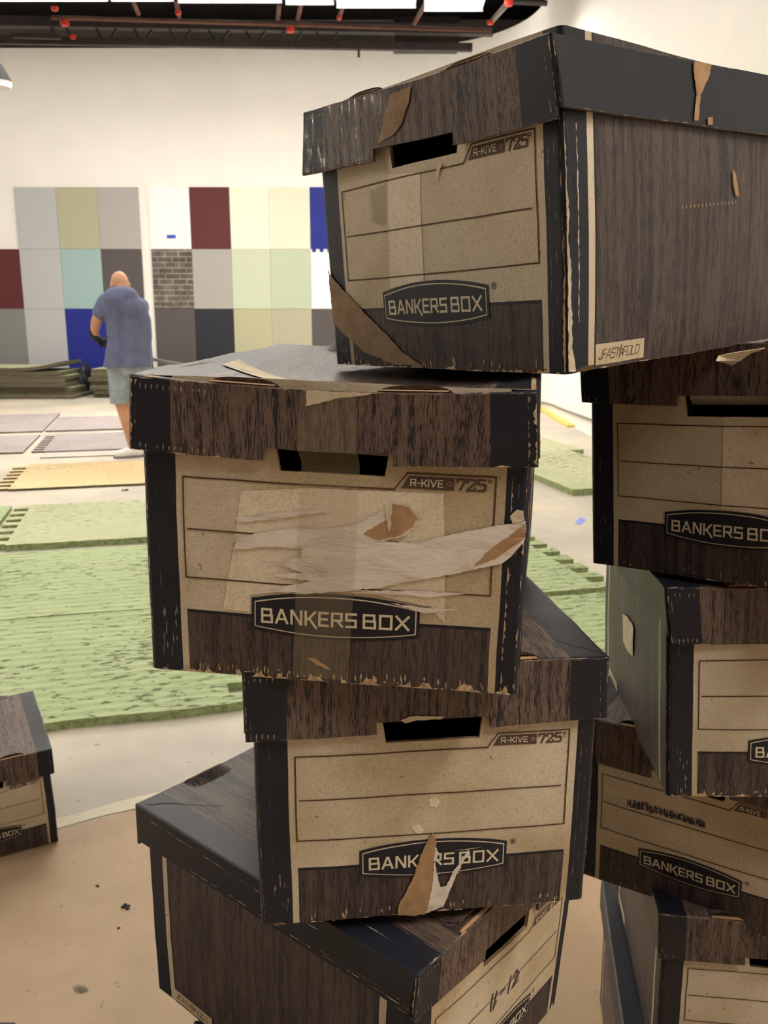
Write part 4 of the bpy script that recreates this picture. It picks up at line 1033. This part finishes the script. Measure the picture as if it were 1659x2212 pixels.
# stacks of mats by the back wall
def stack(x0, x1, yf, n, ztop, nm, curlr, seed, nms):
    rr = random.Random(seed); th = ztop / n
    for i in range(n):
        dx = rr.uniform(-.06, .06) if i else 0; sh = rr.uniform(-.05, .05)
        bmx = bmesh.new(); wd = x1 - x0 - abs(.03 * i); m = 22
        V = []
        for a in range(m + 1):
            s = a / m; x = wd * s
            cz = curlr * (1 if i == n - 1 else 0) * max(0, (s - .62) / .38) ** 2 
            V.append([[bmx.verts.new((x, y, zz + cz)) for zz in (0, th * (.86 + .1 * rr.random()))] for y in (0, 1.2)])
        for p, q in zip(V, V[1:]):
            bmx.faces.new((p[0][1], q[0][1], q[1][1], p[1][1])).material_index = 0
            bmx.faces.new((p[0][0], p[1][0], q[1][0], q[0][0])).material_index = 1
            bmx.faces.new((p[0][0], q[0][0], q[0][1], p[0][1])).material_index = 1
            bmx.faces.new((p[1][0], p[1][1], q[1][1], q[1][0])).material_index = 1
        for p in (V[0], V[-1]): bmx.faces.new((p[0][0], p[0][1], p[1][1], p[1][0])).material_index = 1
        bmesh.ops.recalc_face_normals(bmx, faces=bmx.faces[:])
        o = link('foam_mat', bmx, [foam_g if i < n - 1 else foam_p, side_m]); o.location = (x0 + dx, yf + sh, i * th + .001)
        pos = 'topmost' if i == n - 1 else ('lowest' if i == 0 else '%s from bottom' % ['', 'second', 'third', 'fourth', 'fifth', 'sixth', 'seventh', 'eighth'][i])
        tag(o, 'foam mat in %s by the back wall, %s' % (nm, pos), 'foam mat', 'stacked foam mats, ' + nms)
xl = at(-110, 862, 15.0).x
stack(xl, at(160, 850, 15).x, 15.0, 8, .53, 'left stack', .10, 1, 'left')
stack(at(200, 850, 15.2).x, at(318, 850, 15.2).x, 15.2, 7, .50, 'stack behind the man', .0, 2, 'middle')
stack(at(336, 850, 15.2).x, at(455, 850, 15.2).x, 15.2, 7, .52, 'stack right of the man', .10, 3, 'right')
# dark bundle between the stacks
bm = bmesh.new(); bmesh.ops.create_icosphere(bm, subdivisions=4, radius=1)
for v in bm.verts:
    nz = 1 + .25 * noise.noise(v.co * 1.8) + .10 * noise.noise(v.co * 5)
    v.co = Vector((v.co.x * .10 * nz, v.co.y * .22 * nz, max(-.245, v.co.z * .30 * nz)))
b = at(184, 812, 15.9); o = link('black_bag', bm, plain('black plastic', (.012, .012, .016), .5, .4, .2, 12, .3), None, True); o.location = (b.x, b.y, .26)
tag(o, 'black bag slumped between two mat stacks', 'bag')

# ------------------------------------------------------------------ cables and scraps
bm = bmesh.new(); pts = []
for i, (px, py) in enumerate([(1150, 866), (1180, 871), (1192, 874), (1205, 880), (1225, 888), (1250, 897), (1272, 905), (1300, 916)]):
    d = ray(px, py); t = (RIGHT_X - .03) / d.x; pts.append(Vector((RIGHT_X - .03, d.y * t, CAMZ + d.z * t)))
tube(bm, pts, .014, 6); tag(link('wall_cable', bm, plain('grey cable', (.22, .2, .2), .6, .3)), 'thin grey cable sagging along the foot of the right wall', 'cable')
tp = on_floor(1253, 1125); bm = bmesh.new(); v = [bm.verts.new(on_floor(x, y, .002)) for x, y in ((1241, 1131), (1256, 1133), (1266, 1122), (1252, 1117))]; bm.faces.new(v)
tag(link('tape_piece', bm, plain('pale blue tape', (.20, .27, .80), .5, .3)), 'scrap of blue tape lying on the floor between the stacks', 'tape')
def crumb(px, py, s, label, seed, n=4):
    rr = random.Random(seed); bm = bmesh.new(); c = on_floor(px, py)
    for i in range(n):
        b2 = bmesh.new(); bmesh.ops.create_icosphere(b2, subdivisions=2, radius=s * rr.uniform(.35, .6))
        vm = {}
        off = Vector((rr.uniform(-s, s), rr.uniform(-s, s), s * .28)) if n > 1 else Vector((0, 0, s * .28))
        for v in b2.verts: vm[v] = bm.verts.new(Vector((v.co.x * 1.3, v.co.y, max(v.co.z * .6, -s * .28))) * (1 + .4 * noise.noise(v.co * 90)) + off)
        for f in b2.faces: bm.faces.new([vm[v] for v in f.verts])
        b2.free()
    o = link('floor_debris', bm, plain('dark crumb', (.06, .05, .045), .8, .2, .4, 80)); o.location = c
    tag(o, label, 'debris')
crumb(272, 1960, .0075, 'dark curled scrap on the tan floor left of the stack', 1, 6)
crumb(209, 1914, .004, 'tiny crumb on the tan floor behind the dark scrap', 2, 3)
crumb(255, 2005, .0035, 'small crumbs on the tan floor below the dark scrap', 3, 5)
crumb(270, 1060, .02, 'dark crumb on the pale floor before the yellow mat', 4, 5)
bm = bmesh.new(); c = on_floor(168, 2140)
for i in range(3):
    n = 18; ph = rg.uniform(0, 6); cc = c + Vector((rg.uniform(-.01, .012), rg.uniform(-.008, .008), .0008 + i * .0002))
    bm.faces.new([bm.verts.new(cc + Vector((math.cos(2 * math.pi * k / n) * .013 * (1 + .3 * math.sin(3 * k + ph)), math.sin(2 * math.pi * k / n) * .007 * (1 + .3 * math.cos(2 * k + ph)), 0))) for k in range(n)])
tag(link('floor_stain', bm, mat_alpha('grey scuff', (.10, .08, .07), .35, .7)), 'grey scuff mark on the tan floor near the lower left corner', 'stain')
# ------------------------------------------------------------------ the man
skin = plain('tanned skin', (.52, .27, .165), .55, .35, .10, 9)
shirtm = plain('blue grey polo cloth', (.125, .14, .235), .85, .15, .12, 14, .1)
denim = plain('pale worn denim', (.27, .32, .37), .85, .15, .22, 14, .15)
glovem = plain('black work glove', (.012, .012, .016), .6, .35)
shoem = plain('white trainer', (.80, .77, .72), .55, .35, .06)
solem = plain('grey shoe sole', (.22, .21, .20), .7, .3)
MY = 8.55
root = empty('person', on_floor(275, 988)); tag(root, 'bald man in blue-grey polo shirt and denim shorts, bending with his back turned', 'person')
ro = root.location.copy()
def J(px, py, dy=0.0): return at(px, py, MY + dy) - ro
def cone_hull(bm, a, ra, b, rb, sub=2, sq=(1, 1, 1)):
    vs = []
    for c, r in ((a, ra), (b, rb)):
        t = bmesh.new(); bmesh.ops.create_icosphere(t, subdivisions=sub, radius=r)
        vs += [bm.verts.new(c + Vector((v.co.x * sq[0], v.co.y * sq[1], v.co.z * sq[2]))) for v in t.verts]; t.free()
    r = bmesh.ops.convex_hull(bm, input=vs, use_existing_faces=False)
    bad = [g for g in r['geom_interior'] if isinstance(g, bmesh.types.BMVert)] + [g for g in r['geom_unused'] if isinstance(g, bmesh.types.BMVert)]
    bmesh.ops.delete(bm, geom=list(set(bad)), context='VERTS')
def blob(bm, c, rx, ry, rz, rot=None):
    t = bmesh.new(); bmesh.ops.create_icosphere(t, subdivisions=3, radius=1)
    m = {}
    for v in t.verts:
        p = Vector((v.co.x * rx, v.co.y * ry, v.co.z * rz))
        if rot is not None: p = rot @ p
        m[v] = bm.verts.new(c + p)
    for f in t.faces: bm.faces.new([m[v] for v in f.verts])
    t.free()
def fuse(name, bm, mat, parent, voxel, smooth=6, cuts=()):
    me = bpy.data.meshes.new(name); bm.to_mesh(me); bm.free()
    o = bpy.data.objects.new(name, me); COL.objects.link(o)
    m = o.modifiers.new('r', 'REMESH'); m.mode = 'VOXEL'; m.voxel_size = voxel
    s = o.modifiers.new('s', 'SMOOTH'); s.factor = .5; s.iterations = smooth
    dg = bpy.context.evaluated_depsgraph_get(); dg.update()
    me2 = bpy.data.meshes.new_from_object(o.evaluated_get(dg), depsgraph=dg)
    bpy.data.objects.remove(o); bpy.data.meshes.remove(me)
    if cuts:
        b = bmesh.new(); b.from_mesh(me2)
        for co, no in cuts:
            r = bmesh.ops.bisect_plane(b, geom=b.verts[:] + b.edges[:] + b.faces[:], plane_co=co, plane_no=no, clear_outer=True)
            ed = [e for e in r['geom_cut'] if isinstance(e, bmesh.types.BMEdge)]
            bmesh.ops.holes_fill(b, edges=ed, sides=0)
        b.to_mesh(me2); b.free()
    return link(name, me2, mat, parent, True)
HR = Matrix.Rotation(R(28), 3, 'Z') @ Matrix.Rotation(R(-24), 3, 'X')     # faces away, turned left, chin down
hc = J(259, 613, .06)
def hp(x, y, z): return hc + HR @ Vector((x, y, z))
body = bmesh.new()
blob(body, hp(0, 0, .015), .082, .100, .105, HR); blob(body, hp(0, .030, -.05), .066, .075, .085, HR)
cone_hull(body, hp(0, .06, -.085), .035, hp(0, .075, -.10), .028)            # chin
cone_hull(body, hp(0, .092, .0), .013, hp(0, .118, -.030), .017)             # nose
cone_hull(body, hp(-.03, .088, .022), .014, hp(.03, .088, .022), .014)       # brow
cone_hull(body, hp(-.02, .092, -.062), .009, hp(.02, .092, -.062), .009)     # lips
for s in (-1, 1):
    blob(body, hp(.084 * s, -.005, -.02), .011, .022, .036, HR)
neck = J(264, 636, .02)
cone_hull(body, hp(0, -.03, -.06), .062, neck, .068)
cone_hull(body, neck, .07, J(265, 662), .11); cone_hull(body, J(240, 662), .10, J(292, 668), .10); cone_hull(body, J(265, 662), .12, J(278, 790), .14, 2, (1.2, .9, 1))
LS, LEb, LWr = J(226, 655, .0), J(208, 695, .0), J(203, 724, .08)
RS, REb, RWr = J(304, 662, .0), J(290, 716, .20), J(247, 739, .24)
cone_hull(body, LS, .068, LEb, .052); cone_hull(body, LEb, .052, LWr, .036)
cone_hull(body, RS, .068, REb, .052); cone_hull(body, REb, .052, RWr, .036)
def hand(bm, wrist, d, side, r=.0105, grow=0.0):
    d = d.normalized(); up = Vector((0, 0, 1)); lat = d.cross(up).normalized()
    palm = wrist + d * .05
    cone_hull(bm, wrist, .030 + grow, palm, .036 + grow)
    for i, (o, L) in enumerate(((-.027, .062), (-.009, .072), (.009, .068), (.027, .055))):
        k = palm + up * (-o) + d * .030
        m = k + d * L * .45 + lat * side * L * .15; e = m + lat * side * L * .55 - d * L * .05
        cone_hull(bm, k, r + grow, m, r * .95 + grow, 1); cone_hull(bm, m, r * .95 + grow, e, r * .8 + grow, 1)
    t0 = wrist + d * .02 + up * .02; t1 = t0 + up * .03 + d * .035 + lat * side * .01; t2 = t1 + d * .03 + lat * side * .02
    cone_hull(bm, t0, .016 + grow, t1, .013 + grow, 1); cone_hull(bm, t1, .013 + grow, t2, .010 + grow, 1)
ld = J(226, 750, .10) - LWr
rd = J(216, 741, .20) - RWr
hand(body, LWr, ld, -1); hand(body, RWr, rd, 1)
for hip, knee, ank, toe, heel in ((J(258, 796), J(264, 874, -.02), J(287, 966), J(256, 985, -.06), J(297, 983, .02)), (J(300, 796), J(308, 874, .06), J(318, 962, .12), J(300, 981, .04), J(334, 979, .14))):
    cone_hull(body, hip, .115, knee, .068); cone_hull(body, knee, .066, ank, .042)
    calf = knee.lerp(ank, .3) + Vector((.012, -.01, 0)); blob(body, calf, .060, .062, .12)
    cone_hull(body, Vector((ank.x, ank.y, .07)), .042, Vector((heel.x, heel.y, .045)), .038); cone_hull(body, Vector((heel.x, heel.y, .045)), .038, Vector((toe.x, toe.y, .035)), .030)
fuse('body', body, skin, root, .0075, 3)
for s in (-1, 1):
    bm = bmesh.new(); bmesh.ops.create_icosphere(bm, subdivisions=2, radius=.012)
    o = link('eye', bm, [plain('eye white', (.75, .72, .68), .3, .5)], root, True); o.location = hp(.03 * s, .083, .0)
# shirt
bm = bmesh.new()
cone_hull(bm, J(246, 664, -.01), .135, J(292, 672, -.01), .125); cone_hull(bm, J(249, 646, -.06), .118, J(274, 645, -.06), .118); cone_hull(bm, J(262, 648, -.06), .12, J(290, 668, -.05), .13); cone_hull(bm, J(300, 690, -.03), .115, J(302, 730, -.01), .12)
cone_hull(bm, J(256, 668), .13, J(263, 735), .132, 2, (1, 1.05, 1)); cone_hull(bm, J(290, 674, -.02), .13, J(295, 735), .145, 2, (1, 1.05, 1))
cone_hull(bm, J(263, 735), .134, J(256, 800), .150, 2, (1, 1.05, 1)); cone_hull(bm, J(295, 735), .142, J(297, 800), .158, 2, (1, 1.05, 1))
cone_hull(bm, J(230, 652), .086, J(219, 676, .01), .088); cone_hull(bm, J(303, 662, .01), .086, J(301, 690, .08), .086)
cone_hull(bm, J(262, 634, .01), .075, J(264, 645), .09)
hem = J(270, 792)
sl = (J(213, 679, .01), (J(208, 697, .02) - J(228, 654)).normalized())
sh = fuse('polo_shirt', bm, shirtm, root, .012, 5, [(hem, (0.02, 0, -1))])
bm = bmesh.new()
for i in range(26):
    a = 2 * math.pi * i / 26
    pass
tube(bm, [J(263, 631, .015) + Matrix.Rotation(R(-18), 3, 'X') @ Vector((math.cos(2 * math.pi * i / 24) * .083, math.sin(2 * math.pi * i / 24) * .083, 0)) for i in range(25)], .017, 8)
link('collar', bm, plain('dark polo collar', (.05, .055, .10), .85, .15), root, True)
# shorts
bm = bmesh.new()
cone_hull(bm, J(258, 792), .128, J(300, 792), .128)
cone_hull(bm, J(258, 796), .118, J(262, 885, -.02), .100); cone_hull(bm, J(300, 796), .118, J(308, 885, .06), .100)
fuse('shorts', bm, denim, root, .012, 4, [(J(262, 871), (0, 0, -1))])
bm = bmesh.new(); hand(bm, LWr, ld, -1, .0115, .004); cone_hull(bm, LWr - ld.normalized() * .02 + (LEb - LWr).normalized() * .03, .044, LWr, .042); fuse('work_glove', bm, glovem, root, .006, 2)
bm = bmesh.new(); hand(bm, RWr, rd, 1, .0115, .004); cone_hull(bm, RWr + (REb - RWr).normalized() * .03, .044, RWr, .042); fuse('work_glove', bm, glovem, root, .006, 2)
for ank, toe, heel in ((J(287, 966), J(256, 985, -.06), J(297, 983, .02)), (J(318, 962, .12), J(300, 981, .04), J(334, 979, .14))):
    t0, h0 = Vector((toe.x, toe.y, .042)), Vector((heel.x, heel.y, .052)); t0.z += 0; 
    bm = bmesh.new(); cone_hull(bm, h0, .050, h0.lerp(t0, .55) + Vector((0, 0, .008)), .050); cone_hull(bm, h0.lerp(t0, .5), .050, t0, .040); cone_hull(bm, Vector((ank.x, ank.y, .085)).lerp(h0, .3), .052, h0, .048)
    sh = fuse('shoe', bm, shoem, root, .009, 2, [((0, 0, .018), (0, 0, -1))])
    bm = bmesh.new(); dd = (t0 - h0).normalized(); n = 20; ll = Vector((-dd.y, dd.x, 0))
    L = (t0 - h0).length
    pts = [h0 + dd * (L / 2) + dd * math.cos(2 * math.pi * k / n) * (L / 2 + .05) + ll * math.sin(2 * math.pi * k / n) * .047 for k in range(n)]
    lo = [bm.verts.new((p.x, p.y, .001)) for p in pts]; hi = [bm.verts.new((p.x, p.y, .021)) for p in pts]
    bm.faces.new(hi); bm.faces.new(list(reversed(lo)))
    for k in range(n): bm.faces.new((lo[k], lo[(k + 1) % n], hi[(k + 1) % n], hi[k]))
    bmesh.ops.recalc_face_normals(bm, faces=bm.faces[:])
    s2 = link('sole', bm, solem, sh)
# the hose he drags
bm = bmesh.new(); tube(bm, [at(228, 742, MY + .42), at(262, 752, MY + .40), at(300, 766, MY + .38), at(330, 776, MY + .36), at(365, 783, MY + .6), at(410, 790, MY + 1.2), at(450, 794, MY + 1.8)], .018, 8)
tag(link('tool_handle', bm, plain('grey tool shaft', (.13, .12, .12), .5, .4)), 'long grey flexible shaft held by the man, passing behind his hip', 'tool')

# ------------------------------------------------------------------ the boxes
POSE['L'] = ([.533, 1.084, -CAMZ, -8.7, 0, 0], Z8, Z8)
c = on_floor(38, 2205, .262)
POSE['K'] = ([c.x - .17 + .0, c.y - .42, -CAMZ, 0, 0, 0], Z8, Z8)
POSE['M'] = ([.03, .56, -CAMZ, 9, 0, 0], Z8, Z8)
POSE['N'] = ([.03, .55, -CAMZ + .250, 14, 0, 0], Z8, Z8)
pen = [[(0, 0), (1.5, 15)], [(5, 0), (8, 14)], [(4, -2), (9, 4)], [(15, 7), (22, 8)], [(29, -1), (31, 15)], [(36, 11), (41, 15), (44, 11), (36, 0), (47, 1)], [(40, 2), (47, 8)]]
make_box('A', 'battered archive box topping the front stack, lid crushed, corner facing the camera', 1, bulge=.005, sag=.008, wear=1.0, corner=3.2, cd=.62, side=58, dots=True, redge=.2)
make_box('B', 'archive box second from the top with white torn paper and tape down its front', 2, bulge=.004, sag=.022, wear=2.0, redge=1.2, crease=[(190, 330, 8, 3, 12)], flap=.201)
make_box('C', 'archive box third down the front stack, its printed name torn through', 3, bulge=.003, sag=.006, wear=.8, redge=.2, crease=[(336, 8, -8, 9, 16)])
make_box('D', 'archive box at the foot of the front stack turned sideways, with a penned number', 4, bulge=.003, sag=.004, wear=.9, crease=[(8, 414, 7, -7, 15)], writing=[('pen', 139, 118, pen)])
make_box('E', 'darkly shaded archive box topping the right-hand stack', 5, bulge=.002, wear=.6, redge=.1, flap=.199)
make_box('F', 'archive box second from the top of the right-hand stack, side wall showing', 6, bulge=.002, wear=1.1, redge=.1)
make_box('G', 'archive box third down the right-hand stack with scrawled-over dark writing', 7, bulge=.003, wear=.5, redge=.1, writing=[('scrawl', 78, 143, 17)])
make_box('H', 'archive box fourth down the right-hand stack, in the lower right corner', 8, bulge=.002, wear=.6, redge=.1)
make_box('L', 'lowest archive box of the right-hand stack, mostly cut off by the picture', 9, bulge=.002, wear=.6)
make_box('I', 'lone archive box on the floor at the left picture edge', 10, bulge=.002, wear=.6, flap=.199)
make_box('K', 'archive box whose lid corner peeks in at the lower left corner', 12, bulge=.002, wear=.6)
for k in ('N', 'M'):
    r = make_box(k, 'archive box hidden below the sideways one in the front stack, ' + ('upper of two' if k == 'N' else 'lower of two'), 13, bulge=.002, wear=.4)
    r.scale.z = .93
# white scrap hanging between the top box and the right-hand stack
bm = bmesh.new(); pts = [(1546, 779), (1552, 768), (1580, 762), (1610, 757), (1652, 751), (1640, 757), (1622, 762), (1600, 778), (1580, 790), (1566, 783)]
hi = [at(x, y, .895 + .03 * i / 9) for i, (x, y) in enumerate(pts)]
for t in tessellate_polygon([pts_ := [Vector((x, -y, 0)) for x, y in pts]]): bm.faces.new([bm.verts.new(hi[i] + Vector((0, 0, .0))) for i in t])
bmesh.ops.remove_doubles(bm, verts=bm.verts, dist=1e-6)
r_ = bmesh.ops.solidify(bm, geom=bm.faces[:], thickness=.0006)
tag(link('paper_scrap', bm, M['paper']), 'torn white paper scrap hanging under the top box at right', 'paper')
